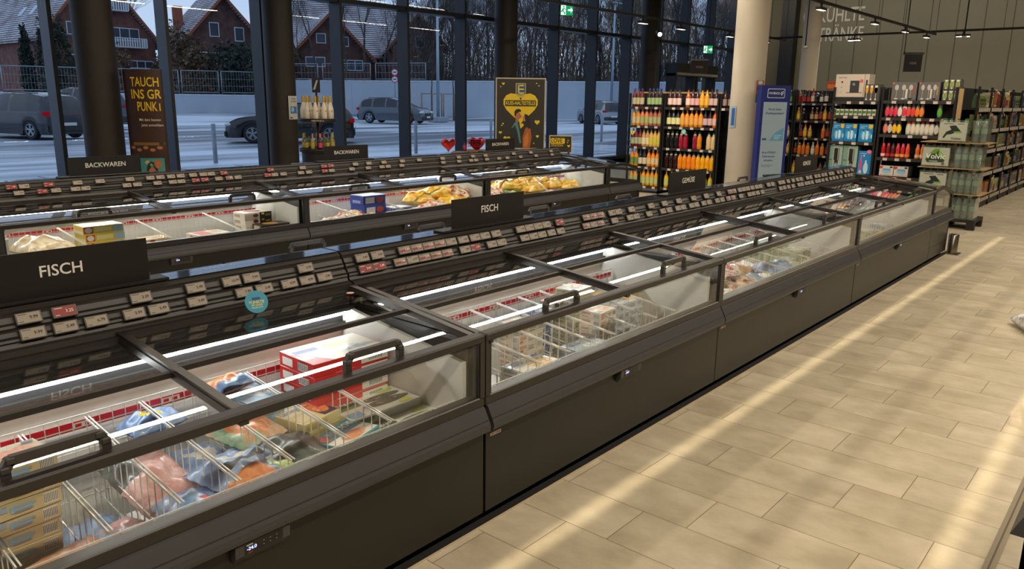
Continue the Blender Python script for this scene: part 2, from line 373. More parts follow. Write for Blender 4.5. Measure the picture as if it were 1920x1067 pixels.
# ------------------------------------------------------------------ freezers
DP = .965       # front plane to ridge centre
def zt(y): return .793+.118*y-.02*y*y          # top line of the sliding lids
def feet(L):
    out = []
    for x in (.09, L*.5, L-.09):
        for y in (.1, .8): out.append((x, y))
    return out
def lid(root, x0, x1, low, tall=True):
    dz = -.012 if low else 0.
    f = MB(); ys = [-.004, .03, .10, .2, .3, .40]; yb = [.40, .5, .6, .7, .80]
    for xa, xb in ((x0, x0+.028), (x1-.028, x1)):
        for seq in (ys, yb):
            for a, b in zip(seq, seq[1:]):
                za, zb = zt(a)+dz, zt(b)+dz
                vs = [(xa, a, za-.012), (xb, a, za-.012), (xb, b, zb-.012), (xa, b, zb-.012), (xa, a, za+.012), (xb, a, za+.012), (xb, b, zb+.012), (xa, b, zb+.012)]
                f.add(vs, [(0, 3, 2, 1), (4, 5, 6, 7), (0, 1, 5, 4), (1, 2, 6, 5), (2, 3, 7, 6), (3, 0, 4, 7)], FRAME)
    f.box(x0+.02, x1-.02, .395, .415, zt(.4)+dz-.006, zt(.4)+dz+.012, FRAME)
    f.box(x0+.02, x1-.02, .775, .80, zt(.79)+dz-.01, zt(.79)+dz+.012, FRAME)
    l = f.build('lid', root)
    g = MB()
    seq = [.0, .012, .03, .055, .09, .14, .2, .3, .4, .5, .6, .7, .79]
    def zg(y): return zt(y)+dz-.02*math.exp(-y/.1)-.002
    vs = []; 
    for y in seq: vs += [(x0+.02, y, zg(y)), (x1-.02, y, zg(y))]
    g.add(vs, [(2*i, 2*i+1, 2*i+3, 2*i+2) for i in range(len(seq)-1)], LIDGLASS, True)
    g.build('lid_glass', l)
    h = MB(); cx = (x0+x1)/2+.02; z0 = zt(.05)+dz
    w = .115
    pts = [(cx-w, .045, z0-.005), (cx-w*1.0, .045, z0+.045), (cx-w*.88, .045, z0+.066), (cx+w*.88, .045, z0+.066), (cx+w, .045, z0+.045), (cx+w, .045, z0-.005)]
    for a, b in zip(pts, pts[1:]): h.bar(a, b, .024, .018, HANDLE, up=(0, 1, 0))
    for p in pts[1:-1]: h.box(p[0]-.012, p[0]+.012, .033, .057, p[2]-.01, p[2]+.01, HANDLE, .004)
    h.build('handle', l)
HANDLE = mat('#35322f', .4); RIDGE = mat('#2c3036', .06, 0, 0, 0, .9)
def wires(mb, a, b, h, pitch, r=.0016, rails=(1., .72, .45, .2)):
    """upright wire panel between two floor points a, b (x, y, z of top)"""
    a = Vector(a); b = Vector(b); n = max(2, int((b-a).length/pitch))
    for k in range(n+1):
        p = a.lerp(b, k/n); mb.bar(p-Vector((0, 0, h)), p, r*2, r*2, WIRE)
    for q in rails: 
        e = Vector((0, 0, h*(1-q))); mb.bar(a-e, b-e, r*2.6, r*2.6, WIRE)
def freezer_body(L, root, dividers, frosty=True, lights=True):
    b = MB()
    b.box(.004, L-.004, 0, .05, .048, .47, PANEL); b.box(.004, L-.004, .83, .96, .048, .86, PANEL)
    b.box(.004, L-.004, .04, .90, .048, .18, PANEL)
    for x0, x1 in ((.004, .05), (L-.05, L-.004)): b.box(x0, x1, .04, .85, .18, .775, PANEL)
    b.build('cabinet', root)
    l = MB(); l.box(.05, L-.05, .05, .06, .18, .52, LINER); l.box(.05, L-.05, .81, .832, .18, .80, LINER); l.box(.05, L-.05, .05, .83, .18, .19, LINER)
    for x0, x1 in ((.05, .07), (L-.07, L-.05)): l.prism([(.05, .18), (.815, .18), (.815, .80), (.05, .70)], x0, x1, LINER)
    l.build('liner', root)
    p = MB(); prof = [(0, .517), (-.010, .512), (-.040, .452), (-.044, .436), (-.038, .420), (-.006, .404), (.004, .408), (.004, .517)]
    p.prism(prof, .006, L-.006, BUMP); p.bar((.01, -.0335, .466), (L-.01, -.0335, .466), .003, .003, mat('#2b2927', .5)); p.build('bumper', root)
    f = MB()
    f.box(0, L, -.004, .05, .515, .556, FRAME, .004); f.box(0, L, -.006, .045, .778, .812, FRAME, .006)
    f.box(0, .026, -.004, .045, .55, .785, FRAME); f.box(L-.026, L, -.004, .045, .55, .785, FRAME)
    f.box(.026, .034, -.001, .02, .556, .778, BLACK); f.box(L-.034, L-.026, -.001, .02, .556, .778, BLACK)
    f.build('window_frame', root)
    g = MB(); g.quad([(.03, .006, .556), (L-.03, .006, .556), (L-.03, .006, .78), (.03, .006, .78)], GLASS); g.build('front_glass', root)
    lid(root, .014, L/2+.012, True); lid(root, L/2-.012, L-.014, False)
    # ridge carrying the price rails
    r = MB()
    prof = [(.795, .872), (.815, .888), (.835, .892), (.842, .905), (.838, .912), (.856, .940), (.866, .944), (.862, .952), (.880, .985), (.890, .990), (.888, 1.0), (.905, 1.012), (DP, 1.014), (DP, .86), (.80, .86)]
    r.prism(prof, .002, L-.002, RAILM)
    r.bar((.002, .842, .925), (L-.002, .842, .925), .004, .006, INK); r.bar((.002, .867, .965), (L-.002, .867, .965), .004, .006, INK)
    r.build('price_rail', root)
    r = MB(); r.box(.002, L-.002, .908, DP-.001, 1.0142, 1.0165, RIDGE); r.build('ridge_cover', root)
    s = MB(); s.box(.05, L-.05, .735, .81, .786, .80, RAILM); s.box(.05, L-.05, .795, .812, .715, .86, mat('#2b2a2c', .4)); s.box(.05, L-.05, .775, .812, .715, .728, RAILM); s.build('light_housing', root)
    e = MB(); e.tube([(.09, .755, .776), (L-.09, .755, .776)], .0095, LED, 8); e.build('light_tube', root)
    # baskets
    w = MB(); wires(w, (.09, .715, .655), (L-.09, .715, .655), .42, .042, .0014, (1., .9, .7, .5, .3)); wires(w, (.09, .075, .545), (L-.09, .075, .545), .33, .042, .0014, (1., .6)); w.build('basket_wall', root)
    s = MB(); s.box(.09, L-.09, .7165, .719, .605, .635, RED)
    x = .25
    while x < L-.3:
        s.quad([(x-.035, .7155, .609), (x+.035, .7155, .609), (x+.035, .7155, .631), (x-.035, .7155, .631)], WHITE)
        for k, (a, c) in enumerate(((-.026, -.006), (.006, .026))): s.quad([(x+a, .7150, .613), (x+c, .7150, .613), (x+c, .7150, .626), (x+a, .7150, .626)], RED)
        s.add([(x-.008, .7150, .612), (x+.008, .7150, .612), (x, .7150, .603)], [(0, 2, 1)], RED); x += .30
    s.build('red_strip', root)
    for x in dividers:
        d = MB(); wires(d, (x, .09, .560), (x, .70, .64), .36, .045, .0015, (1., .6, .3)); d.bar((x+.011, .07, .562), (x+.011, .71, .645), .004, .004, WIRE); d.bar((x-.0, .07, .562), (x-.0, .71, .645), .004, .004, WIRE); d.build('wire_divider', root)
    # control panel under the bumper
    cx = L/2+.01; c = MB(); c.prism([(0, .415), (-.030, .412), (-.026, .372), (-.012, .352), (0, .352)], cx-.085, cx+.10, BUMP)
    c.prism([(-.029, .408), (-.0305, .408), (-.0270, .374), (-.0255, .374)], cx-.055, cx+.075, BLACK)
    c.quad([(cx-.05, -.0308, .4065), (cx-.028, -.0308, .4065), (cx-.028, -.0304, .4025), (cx-.05, -.0304, .4025)], CREAM)
    for q in range(3):
        for t in range(2):
            X = cx+.008+.022*q; Z = .399-.013*t; c.decal((X, -.0302+.0012*t, Z), (1, 0, 0), (0, -.1, 1), ell(0, 0, .0022, .0022, 8), mat('#8a8781', .5), .0006)
    c.text('AHT', (cx-.036, -.0275, .3785), (1, 0, 0), (0, -.1, 1), .008, mat('#b3261f', .5, 0, 0, .3), .0012)
    cp = c.build('control_panel', root)
    q = MB(); q.text('-24.0', (cx-.033, -.0298, .3925), (1, 0, 0), (0, -.1, 1), .016, emit('#a9b8ff', 3.), .0012); q.build('display', cp)
    t = MB(); t.box(.03, .095, -.002, .0, .372, .386, WHITE); t.text('AHT', (.046, -.0022, .379), (1, 0, 0), (0, 0, 1), .011, mat('#c02518', .5)); t.box(.062, .090, -.0024, -.002, .377, .381, mat('#c02518', .5)); t.build('badge', root)
    for x, y in feet(L):
        m = MB(); m.lathe([(.026, 0), (.026, .008), (.012, .014), (.012, .04)], BLACK, n=10); m.build('foot', root, (x, y, 0))
E207, E250 = 2.062, 2.525
def make_freezer(L, dividers, label, loc, rot=0, group=None):
    t = thing('chest_freezer', label, 'freezer', loc, rot, group); freezer_body(L, t, dividers); return t
YF, YB = 1.955, 6.12
F = [(.075, E207), (2.144, E207), (4.206, 2.535), (6.745, 2.535)]
base = [x-.075 for x in (.51, .73, .93, 1.11, 1.30, 1.52, 1.72)]
n1 = make_freezer(E207, base, 'black chest freezer nearest the camera in the front island, filled with fish packs', (F[0][0], YF, 0))
n2 = dup(n1, (F[1][0], YF, 0), 0, 'black chest freezer second in the front island, filled with pale cartons')
n3 = make_freezer(E250, [.2, .42, .66, .9, 1.15, 1.4, 1.65, 1.9, 2.15], 'black chest freezer third in the front island, with bags and green cartons', (F[2][0], YF, 0))
n3.scale.x = 2.535/2.525
n4 = dup(n3, (F[3][0], YF, 0), 0, 'black chest freezer fourth in the front island, mirroring the drinks rack', scale=(2.535/2.525, 1, 1))
# far side of the front island: the same cabinets turned round
for (x, L), src, lb in zip(F, (n1, n1, n3, n3), ('nearest', 'second', 'third', 'fourth')):
    dup(src, (x+L, YF+2*DP, 0), PI, 'black chest freezer on the far side of the front island, %s along' % lb, scale=src.scale)
BK = [(-.795, 2.525), (1.73, 2.505), (4.235, 2.52), (6.755, 2.52)]
bnames = ('partly outside the left edge', 'behind the leftmost FISCH sign', 'with a blue carton and yellow bags', 'with yellow bags, last before the rounded end')
nb = None
for (x, L), lb in zip(BK, bnames):
    if nb is None: nb = make_freezer(2.525, [.62, 1.25, 1.87], 'black chest freezer of the back island, %s' % lb, (x, YB, 0)); continue
    dup(nb, (x, YB, .0), 0, 'black chest freezer of the back island, %s' % lb, scale=(L/2.525, 1, 1))
for (x, L), lb in list(zip(BK, ('partly outside the left edge', 'second along', 'third along', 'last before the end')))[1:]:
    dup(nb, (x+L, YB+2*DP, 0), PI, 'black chest freezer on the window side of the back island, %s' % lb, scale=(L/2.525, 1, 1))

# rounded end cabinets
def end_freezer(label, loc):
    L = .85; W = 2*DP; t = thing('end_freezer', label, 'freezer', loc)
    b = MB(); b.box(.004, L-.02, 0, W, .048, .18, PANEL); b.box(.004, L-.02, 0, .05, .17, .47, PANEL); b.box(.004, L-.02, W-.05, W, .17, .47, PANEL); b.box(L-.07, L-.02, .0, W, .17, .47, PANEL); b.box(.004, .05, .04, W-.04, .17, .775, PANEL); b.build('cabinet', t)
    l = MB(); l.box(.05, L-.07, .05, .06, .18, .5, LINER); l.box(.05, L-.07, W-.06, W-.05, .18, .5, LINER); l.box(.05, .06, .05, W-.05, .18, .74, LINER); l.box(L-.08, L-.07, .05, W-.05, .18, .5, LINER); l.box(.05, L-.07, .05, W-.05, .18, .19, LINER); l.build('liner', t)
    p = MB(); prof = [(0, .517), (-.010, .512), (-.040, .452), (-.044, .436), (-.038, .420), (-.006, .404), (.004, .408), (.004, .517)]
    p.prism(prof, .006, L-.02, BUMP); p.prism([(W-a, z) for a, z in prof][::-1], .006, L-.02, BUMP)
    p.prism([(L-.02-a, z) for a, z in prof][::-1], -.03, W+.03, BUMP, axis='y'); p.build('bumper', t)
    # side arch profile
    def top(x): return .812+.10*(x/.85)-.215*(x/.85)**2.4 if x > 0 else .812
    xs_ = [0, .08, .17, .26, .36, .46, .56, .64, .72, .78, .83]
    f = MB()
    for y0, y1 in ((-.004, .03), (W-.03, W+.004)):
        for a, c in zip(xs_, xs_[1:]):
            za, zb = top(a), top(c)
            f.prism([(a, za-.034), (c, zb-.034), (c, zb), (a, za)], y0, y1, FRAME, axis='y')
        f.box(0, L-.01, y0, y1, .515, .556, FRAME); f.box(0, .026, y0, y1, .55, .785, FRAME); f.box(L-.045, L-.015, y0, y1, .52, .735, FRAME)
    f.box(L-.045, L-.012, 0, W, .515, .556, FRAME); f.box(L-.045, L-.012, 0, W, .685, .72, FRAME)
    f.build('window_frame', t)
    g = MB(); 
    for y in (.01, W-.01): g.add([(.02, y, .556)]+[(L-.03, y, .556)]+[(x, y, top(x)-.02) for x in xs_[::-1]], [tuple(range(len(xs_)+2))], GLASS)
    g.quad([(L-.03, .02, .556), (L-.03, W-.02, .556), (L-.03, W-.02, .70), (L-.03, .02, .70)], GLASS); g.build('side_glass', t)
    # lid: arched along y like the rows, rolling down at the end
    def zz(x, y):
        d = min(y, W-y); return top(x)+(zt(d)-zt(0))*max(0, 1-(x/.95)**2)+.004
    m = MB(); ny = 16; vs = []
    for x in xs_:
        for k in range(ny+1): vs.append((x, W*k/ny, zz(x, W*k/ny)))
    n = ny+1
    m.add(vs, [(i*n+k, (i+1)*n+k, (i+1)*n+k+1, i*n+k+1) for i in range(len(xs_)-1) for k in range(ny)], LIDGLASS, True); m.build('lid_glass', t)
    r = MB(); pts = [(.02, W*k/20, zz(.02, W*k/20)+.012) for k in range(21)]
    CH = mat('#6f6a63', .22, .75)
    for a, c in zip(pts, pts[1:]): r.bar(a, c, .07, .022, CH)
    r.build('cover_rail', t)
    h = MB()
    for a, c in (((.30, .95), (.30, 1.22)),):
        z = zz(.3, .95); hp = [(a[0], a[1], z), (a[0]+.05, a[1]+.01, z+.045), (c[0]+.05, c[1]-.01, z+.045), (c[0], c[1], z)]
        for u, v in zip(hp, hp[1:]): h.bar(u, v, .025, .018, HANDLE)
    h.build('handle', t)
    for x, y in ((.1, .1), (.7, .1), (.1, W-.1), (.7, W-.1)):
        k = MB(); k.lathe([(.026, 0), (.026, .008), (.012, .014), (.012, .04)], BLACK, n=10); k.build('foot', t, (x, y, 0))
    return t
e1 = end_freezer('rounded end cabinet of the front island, beside the steel bollard', (9.283, YF, 0))
dup(e1, (9.278, YB, 0), 0, 'rounded end cabinet of the back island, in front of the juice rack')

# ------------------------------------------------------------------ electronic price tags
FU = "0.85w 0.96r 1.22w 1.43w 1.58w 1.67w 1.93w 2.24w 2.33w 2.50p 2.58p 2.66p 2.74p 2.82w 2.91w 3.00w 3.08w 3.17w 3.38w 3.46w 3.54w 3.62w 3.75r 4.03p 4.11p 4.19p 4.32w 4.40w 4.56w 4.82w 5.01w 5.22w 5.45w 5.66w 5.88w 6.08p 6.16p 6.27w 6.35w 6.43w 6.52w 6.61w 6.69w 6.87w 6.96w 7.13w 7.21w 7.33w 7.45w 7.56w 7.65w 7.82w 7.91w 8.05w 8.14w 8.25w 8.34w 8.47w 8.55w 8.72w 8.82w 8.96w 9.05w 9.17w"
FL = "0.85w 0.95w 1.05w 1.18w 1.27w 1.42w 1.62w 1.71w 1.83w 1.92w 2.01w 2.24r 2.32r 2.45p 2.53w 2.61p 2.69p 2.77p 2.90w 2.98r 3.11w 3.19w 3.39w 3.47w 3.55w 3.64w 3.73w 4.00p 4.08w 4.16p 4.32w 4.51w 4.59w 4.76w 4.95w 5.04w 5.17w 5.25w 5.38w 5.46w 5.58w 5.67w 5.81w 5.90w 6.01p 6.10p 6.25w 6.42w 6.50w 6.59w 6.69w 7.10w 7.19w 7.29w 7.40w 7.55w 7.63w 7.73w 7.81w 7.90w 8.02w 8.10w 8.20w 8.31w 8.43w 8.53w 8.63w 8.75w 8.90w 9.01w 9.10w"
BU = "2.11r 2.20w 2.38r 2.60w 2.78w 3.03w 3.21w 3.30w 3.40w 3.49w 3.61w 3.71w 3.79w 3.92r 4.43r 4.81w 5.08r 5.17r 5.50w 5.69w 5.91w 6.19w 6.46w 6.85w 7.14w 7.40w 7.64w 8.21w 8.58w 9.04w"
BL = "2.15w 2.32r 2.42w 2.57w 2.65w 2.99w 3.08w 3.26w 3.40w 3.48w 3.62r 3.71r 3.85w 3.96p 4.05w 4.38r 4.46w 4.56w 4.77w 4.87w 5.07r 5.16w 5.43w 5.66w 5.86w 5.95w 6.16w 6.84w 7.12w 7.34w 7.43w 7.64w 7.88w 8.05w 8.33w 8.67w 9.04w"
PR = {'FU': ['9.99', '3.25', '3.39', '5.49', '16.79', '9.99', '6.99', '3.69', '3.49'], 'FL': ['9.99', '5.49', '6.79', '5.99', '5.49', '3.49', '7.99', '3.49', '4.99', '4.99', '5.99', '3.69', '3.49']}
_TG = {}
def tag_mesh(kind, price, fine):
    k = (kind, price, fine)
    if k in _TG: return _TG[k]
    m = MB(); w, h = .040, .0205
    m.box(-w, w, -.004, .006, -h, h, TAGB, .002)
    f = TAGR if kind == 'r' else TAGF
    m.quad([(-w+.005, -.0045, -h+.004), (w-.006, -.0045, -h+.004), (w-.006, -.0045, h-.004), (-w+.005, -.0045, h-.004)], f)
    ik = WHITE if kind == 'r' else INK
    m.quad([(-w+.008, -.005, h-.009), (-w+.034, -.005, h-.009), (-w+.034, -.005, h-.007), (-w+.008, -.005, h-.007)], ik)
    m.quad([(-w+.008, -.005, -h+.008), (-w+.022, -.005, -h+.008), (-w+.022, -.005, -h+.010), (-w+.008, -.005, -h+.010)], ik)
    if kind == 'p': m.quad([(-w+.007, -.005, -.009), (w-.010, -.005, -.009), (w-.010, -.005, .002), (-w+.007, -.005, .002)], TAGR)
    if price: m.text(price, (.014, -.005, .000), (1, 0, 0), (0, 0, 1), .015, ik if kind != 'p' else WHITE, .0006)
    o = m.build('price_tag'); _TG[k] = o.data; bpy.data.objects.remove(o); return _TG[k]
def place_tags(s, y, z, key, island, rail):
    lst = s.split(); R2 = random.Random(key)
    for i, t in enumerate(lst):
        k = t[-1]; x = float(t[:-1]); pr = PR.get(key, [])
        p = pr[i] if i < len(pr) else '%d.%s' % (R2.randint(1, 7), R2.choice(['49', '99', '79', '29', '69']))
        if key[0] == 'B' or x > 4.3: p = R2.choice(['2.49', '3.99', '1.99', '4.49'])
        me = tag_mesh(k, p, True); o = bpy.data.objects.new('price_tag', me); COL.objects.link(o)
        o.location = (x, y, z); o.rotation_euler = (math.radians(-27), 0, 0)
        cw = {'w': 'grey', 'r': 'red', 'p': 'red-banded'}[k]
        tag(o, '%s price tag, %s from the left on the %s rail of the %s island' % (cw, ordn(i+1), rail, island), 'price tag', 'price tags on the %s rail of the %s island' % (rail, island))
place_tags(FU, YF+.862, .978, 'FU', 'front', 'upper'); place_tags(FL, YF+.838, .930, 'FL', 'front', 'lower')
place_tags(BU, YB+.862, .978, 'BU', 'back', 'upper'); place_tags(BL, YB+.838, .930, 'BL', 'back', 'lower')

# ------------------------------------------------------------------ category signs
def sign(txt, x0, x1, y, label, z=1.0167):
    t = thing('category_sign', label, 'sign', ((x0+x1)/2, y, z)); w = (x1-x0)/2
    b = MB(); b.box(-w-.09, w+.06, -.035, .05, 0, .012, SIGN, .003); b.build('base_plate', t)
    p = MB(); p.box(-w, w, -.003, .003, .01, .165, SIGN); p.build('sign_panel', t)
    q = MB(); q.text(txt, (.0, -.0035, .092), (1, 0, 0), (0, 0, 1), .055, mat('#e8e4da', .5), .0006); q.build('lettering', t)
    return t
sign('FISCH', .69, 1.29, YF+.935, 'black FISCH sign nearest the camera on the front island')
sign('FISCH', 2.90, 3.49, YF+.935, 'black FISCH sign between the freezers in the middle of the front island')
sign('GEMÜSE', 5.19, 5.78, YF+.935, 'black GEMÜSE sign in front of the juice rack')
sign('GEMÜSE', 7.66, 8.26, YF+.935, 'farthest black GEMÜSE sign, below the blue banner stand')
sign('BACKWAREN', 2.57, 3.17, YB+.935, 'leftmost black BACKWAREN sign on the back island')
sign('BACKWAREN', 5.14, 5.74, YB+.935, 'middle BACKWAREN sign, in front of the wine display')
sign('BACKWAREN', 7.72, 8.31, YB+.935, 'rightmost BACKWAREN sign, in front of the heart poster')
# ------------------------------------------------------------------ packaged food
_BX = {}
def face_axes(face, lx, ly, lz):
    if face == 'top': return (-lx/2, -ly/2, lz), (1, 0, 0), (0, 1, 0), lx, ly
    if face == 'front': return (-lx/2, -ly/2, 0), (1, 0, 0), (0, 0, 1), lx, lz
    if face == 'left': return (-lx/2, ly/2, 0), (0, -1, 0), (0, 0, 1), ly, lz
    if face == 'right': return (lx/2, -ly/2, 0), (0, 1, 0), (0, 0, 1), ly, lz
    if face == 'back': return (lx/2, ly/2, 0), (-1, 0, 0), (0, 0, 1), lx, lz
def pack_mesh(key, size, base, art, gloss=.35):
    if key in _BX: return _BX[key]
    lx, ly, lz = size; m = MB(); bm = mat(base, gloss, 0, .2); m.box(-lx/2, lx/2, -ly/2, ly/2, 0, lz, bm, .0012)
    for q in art:
        face, kind, a, b, c, d, col = q[:7]; o, u, v, W, H = face_axes(face, lx, ly, lz); mm = mat(col, gloss, 0, .2) if isinstance(col, str) else col
        lay = .0006+.0003*(art.index(q) % 9)
        if kind == 'r': m.decal(o, u, v, rect(a*W, b*H, c*W, d*H), mm, lay)
        elif kind == 'e': m.decal(o, u, v, ell((a+c)/2*W, (b+d)/2*H, (c-a)/2*W, (d-b)/2*H, 16), mm, lay)
        elif kind == 'p': m.decal(o, u, v, [(x*W, y*H) for x, y in q[7]], mm, lay)
        elif kind == 't':
            O = Vector(o)+Vector(u)*(a+c)/2*W+Vector(v)*(b+d)/2*H; m.text(q[7], O, u, v, (d-b)*H, mm, lay+.0004, width=(c-a)*W)
        elif kind == 'bar':
            m.decal(o, u, v, rect(a*W, b*H, c*W, d*H), mat('#e8e6e0', .5), lay)
            n = 9
            for k in range(n):
                x = a+(c-a)*(k+.25)/n; m.decal(o, u, v, rect(x*W, (b+.1*(d-b))*H, (x+(c-a)*.045)*W, (d-.1*(d-b))*H), INK, lay+.0003)
    o = m.build('food_box'); _BX[key] = o.data; bpy.data.objects.remove(o); return _BX[key]
def put_pack(name, key, size, base, art, loc, rot, label, cat='food box', group=None):
    o = bpy.data.objects.new(name, pack_mesh(key, size, base, art)); COL.objects.link(o); o.location = loc; o.rotation_euler = (0, 0, rot)
    return tag(o, label, cat, group)
def stack(name, key, size, base, art, x, y, z0, n, rot, label, group=None, jit=.006, cat='food box'):
    """n packs on top of one another; label says the whole pile, the level is added"""
    q = random.Random(key+str(n)+str(x))
    for i in range(n):
        lv = 'topmost' if i == n-1 else ('lowest' if i == 0 else '%s from the top' % ordn(n-i))
        put_pack(name, key, size, base, art, (x+q.uniform(-jit, jit), y+q.uniform(-jit, jit), z0+i*(size[2]+.0012)), rot+q.uniform(-.03, .03),
                 '%s%s' % (label, ', '+lv if n > 1 else ''), cat, group or label)
def bag(name, label, x, y, z, lx, ly, h, rot, m, patches=(), tilt=(0, 0), seed=1, group=None, cat='food bag'):
    q = random.Random(seed); nx, ny = 22, 16; vs = []; fs = []; ph = [q.uniform(0, 6) for _ in range(6)]
    for s in (1, -1):
        for i in range(nx+1):
            for j in range(ny+1):
                u = 2*i/nx-1; v = 2*j/ny-1; env = (max(0, 1-abs(u)**3.2)**.6)*(max(0, 1-abs(v)**2.6)**.6)
                lump = 1+.16*math.sin(5*u+ph[0]+2*v)+.14*math.sin(7*v+ph[1]-3*u)+.09*math.sin(13*u+ph[2])*math.sin(11*v+ph[3])
                pin = 1-.06*(abs(v)**4)*abs(math.sin(9*u+ph[4])); z_ = s*h/2*env*lump if s > 0 else -h/2*env*.7
                edge = .004*math.sin(20*v+ph[5]) if abs(u) > .97 else 0
                vs.append((u*lx/2*pin+edge, v*ly/2*pin, h*.38+z_))
    n1 = (nx+1)*(ny+1)
    b = MB(); cells = {}
    for s in range(2):
        for i in range(nx):
            for j in range(ny):
                a = s*n1+i*(ny+1)+j; f = (a, a+ny+1, a+ny+2, a+1) if s == 0 else (a, a+1, a+ny+2, a+ny+1)
                u = (i+.5)/nx; v = (j+.5)/ny; mm = m
                if s == 0:
                    for (u0, v0, u1, v1, c, sh) in patches:
                        if (sh == 'r' and u0 <= u <= u1 and v0 <= v <= v1) or (sh == 'e' and ((u-(u0+u1)/2)/((u1-u0)/2))**2+((v-(v0+v1)/2)/((v1-v0)/2))**2 <= 1): mm = c
                cells.setdefault(id(mm), (mm, []))[1].append(f)
    for mm, ff in cells.values():
        b.add(vs, ff, mm, True)
    # keep only used vertices
    used = sorted({k for f in b.f for k in f}); re = {k: i for i, k in enumerate(used)}
    b.v = [b.v[k] for k in used]; b.f = [tuple(re[k] for k in f) for f in b.f]
    o = b.build(name, loc=(x, y, z), rot=(tilt[0], tilt[1], rot))
    return tag(o, label, cat, group)
FISHM = ramp_mat('salmon_print', [(.3, '#c96a3c'), (.45, '#e59a6a'), (.55, '#d97f4a'), (.7, '#f0c7a2')], 14, bump=.3)
PINK = ramp_mat('shrimp_print', [(.3, '#c98a86'), (.45, '#e6bdb6'), (.6, '#d99a94'), (.75, '#efe0dc')], 18, bump=.3)
BLUEB = ramp_mat('blue_bag_print', [(.3, '#3e5c9e'), (.48, '#93b4dd'), (.58, '#5b84c4'), (.75, '#dbe6f2')], 9, bump=.3)
GREENF = ramp_mat('green_bag_print', [(.3, '#4e6f58'), (.45, '#9fbfa4'), (.55, '#d8a27a'), (.75, '#e8d8c4')], 12, bump=.3)
DARKB = ramp_mat('dark_bag_print', [(.3, '#1c2022'), (.5, '#3c4446'), (.62, '#6f7a78'), (.8, '#a8aFa8')], 10, bump=.3)
VEG = ramp_mat('vegetable_print', [(.3, '#7c2a1e'), (.42, '#c9502c'), (.5, '#d98a3a'), (.58, '#5f8a35'), (.75, '#cfd49a')], 20, kind='noise', bump=.3)
SALAD = ramp_mat('salad_print', [(.35, '#3d6a26'), (.5, '#7fa63c'), (.65, '#b9cf7a')], 34)
YELB = ramp_mat('yellow_bag_print', [(.3, '#a8452a'), (.42, '#e0a030'), (.55, '#f2c84a'), (.68, '#f7e3a0'), (.78, '#c8a03c')], 13, bump=.3)
REDW = ramp_mat('red_white_bag_print', [(.3, '#8e1f1c'), (.45, '#d8564a'), (.52, '#f0e4da'), (.65, '#e8c9a8'), (.78, '#3c6a3a')], 15, bump=.3)
BRNB = ramp_mat('brown_bag_print', [(.3, '#5a2a18'), (.45, '#a8603a'), (.55, '#e9d8c2'), (.68, '#c08a52'), (.78, '#8a2c20')], 16, bump=.3)
GRNB = ramp_mat('deep_green_bag_print', [(.35, '#1f5a32'), (.5, '#3f8a52'), (.6, '#d8e2cc'), (.75, '#6da36a')], 14, bump=.3)
BREAD = ramp_mat('bread_print', [(.3, '#b08a5e'), (.5, '#e2cfae'), (.62, '#efe6d6'), (.75, '#c8a67a')], 12, bump=.2)
FOOD1 = ramp_mat('fish_fillet_print', [(.35, '#b5702e'), (.5, '#e8b870'), (.62, '#f4e2b8'), (.75, '#c8883c')], 60)
FOOD2 = ramp_mat('salmon_slices_print', [(.35, '#d2542a'), (.5, '#ec8a4e'), (.65, '#f6b98a')], 50)
MACK = ramp_mat('mackerel_print', [(.3, '#22221e'), (.45, '#6d6a5a'), (.55, '#3a372e'), (.7, '#b5ae98')], 45, stretch=(.4, 1.4, 1))
FR = ramp_mat('frost_print', [(.35, '#9fb3c6'), (.5, '#dfe6ea'), (.65, '#f5f2ea'), (.8, '#b9c9d8')], 30)
zf = .192
def fade(c, t=.45):
    v = [int(c[i:i+2], 16) for i in (1, 3, 5)]; return '#%02x%02x%02x' % tuple(int(a+(225-a)*t) for a in v)
def carton(title_col, food, side='#e8e6e0', blk='#3a5a9c', extra=()):
    tc2 = title_col; title_col = fade(title_col)
    return [('top', 'e', .36, .12, .92, .80, food), ('top', 'r', .03, .70, .42, .95, title_col), ('top', 'r', .05, .1, .30, .2, '#8a8f94'), ('top', 'r', .05, .25, .28, .32, '#a9adb0'), ('top', 'r', .80, .84, .96, .94, blk),
            ('front', 'r', .02, .5, .30, .88, title_col), ('front', 'r', .04, .2, .16, .4, tc2), ('front', 'r', .38, .25, .60, .4, '#8f8f8c'), ('front', 'r', .38, .55, .66, .7, '#a3a29c'), ('front', 'bar', .76, .15, .95, .85, None),
            ('left', 'r', .08, .55, .5, .85, title_col), ('left', 'r', .1, .2, .4, .35, '#a8a6a0'), ('left', 'bar', .66, .15, .92, .85, None), ('right', 'r', .08, .2, .5, .45, title_col), ('right', 'bar', .66, .15, .92, .85, None)]+list(extra)
# --- first freezer
stack('fish_carton', 'beige', (.20, .15, .047), '#cbb98e', carton('#5a7fae', FISHM, blk='#3b2f6a', extra=[('front', 'r', .34, .3, .62, .75, '#86b5d6'), ('right', 'r', .55, .2, .92, .82, '#3f4c9a')]), .60, 2.34, zf, 11, .05, 'beige fish carton with blue print, left edge pile', jit=.01)
stack('fish_carton', 'beige2', (.19, .15, .047), '#d8d2c0', carton('#7a4f86', FISHM, blk='#6a2f6a'), .39, 2.34, zf, 11, .0, 'white fish carton with purple print, left edge pile', jit=.01)
bag('smoked_fish_pack', 'flat orange salmon pack with a dark corner, lowest left in the nearest freezer', .66, 2.13, .42, .27, .22, .05, .25, FISHM, [(.0, .0, .3, .4, INK, 'r'), (.08, .08, .2, .32, mat('#e8c81c', .4), 'e')], seed=3)
bag('shrimp_bag', 'red and green shrimp bag behind the left handle', .60, 2.55, .52, .24, .2, .08, .3, VEG, seed=4)
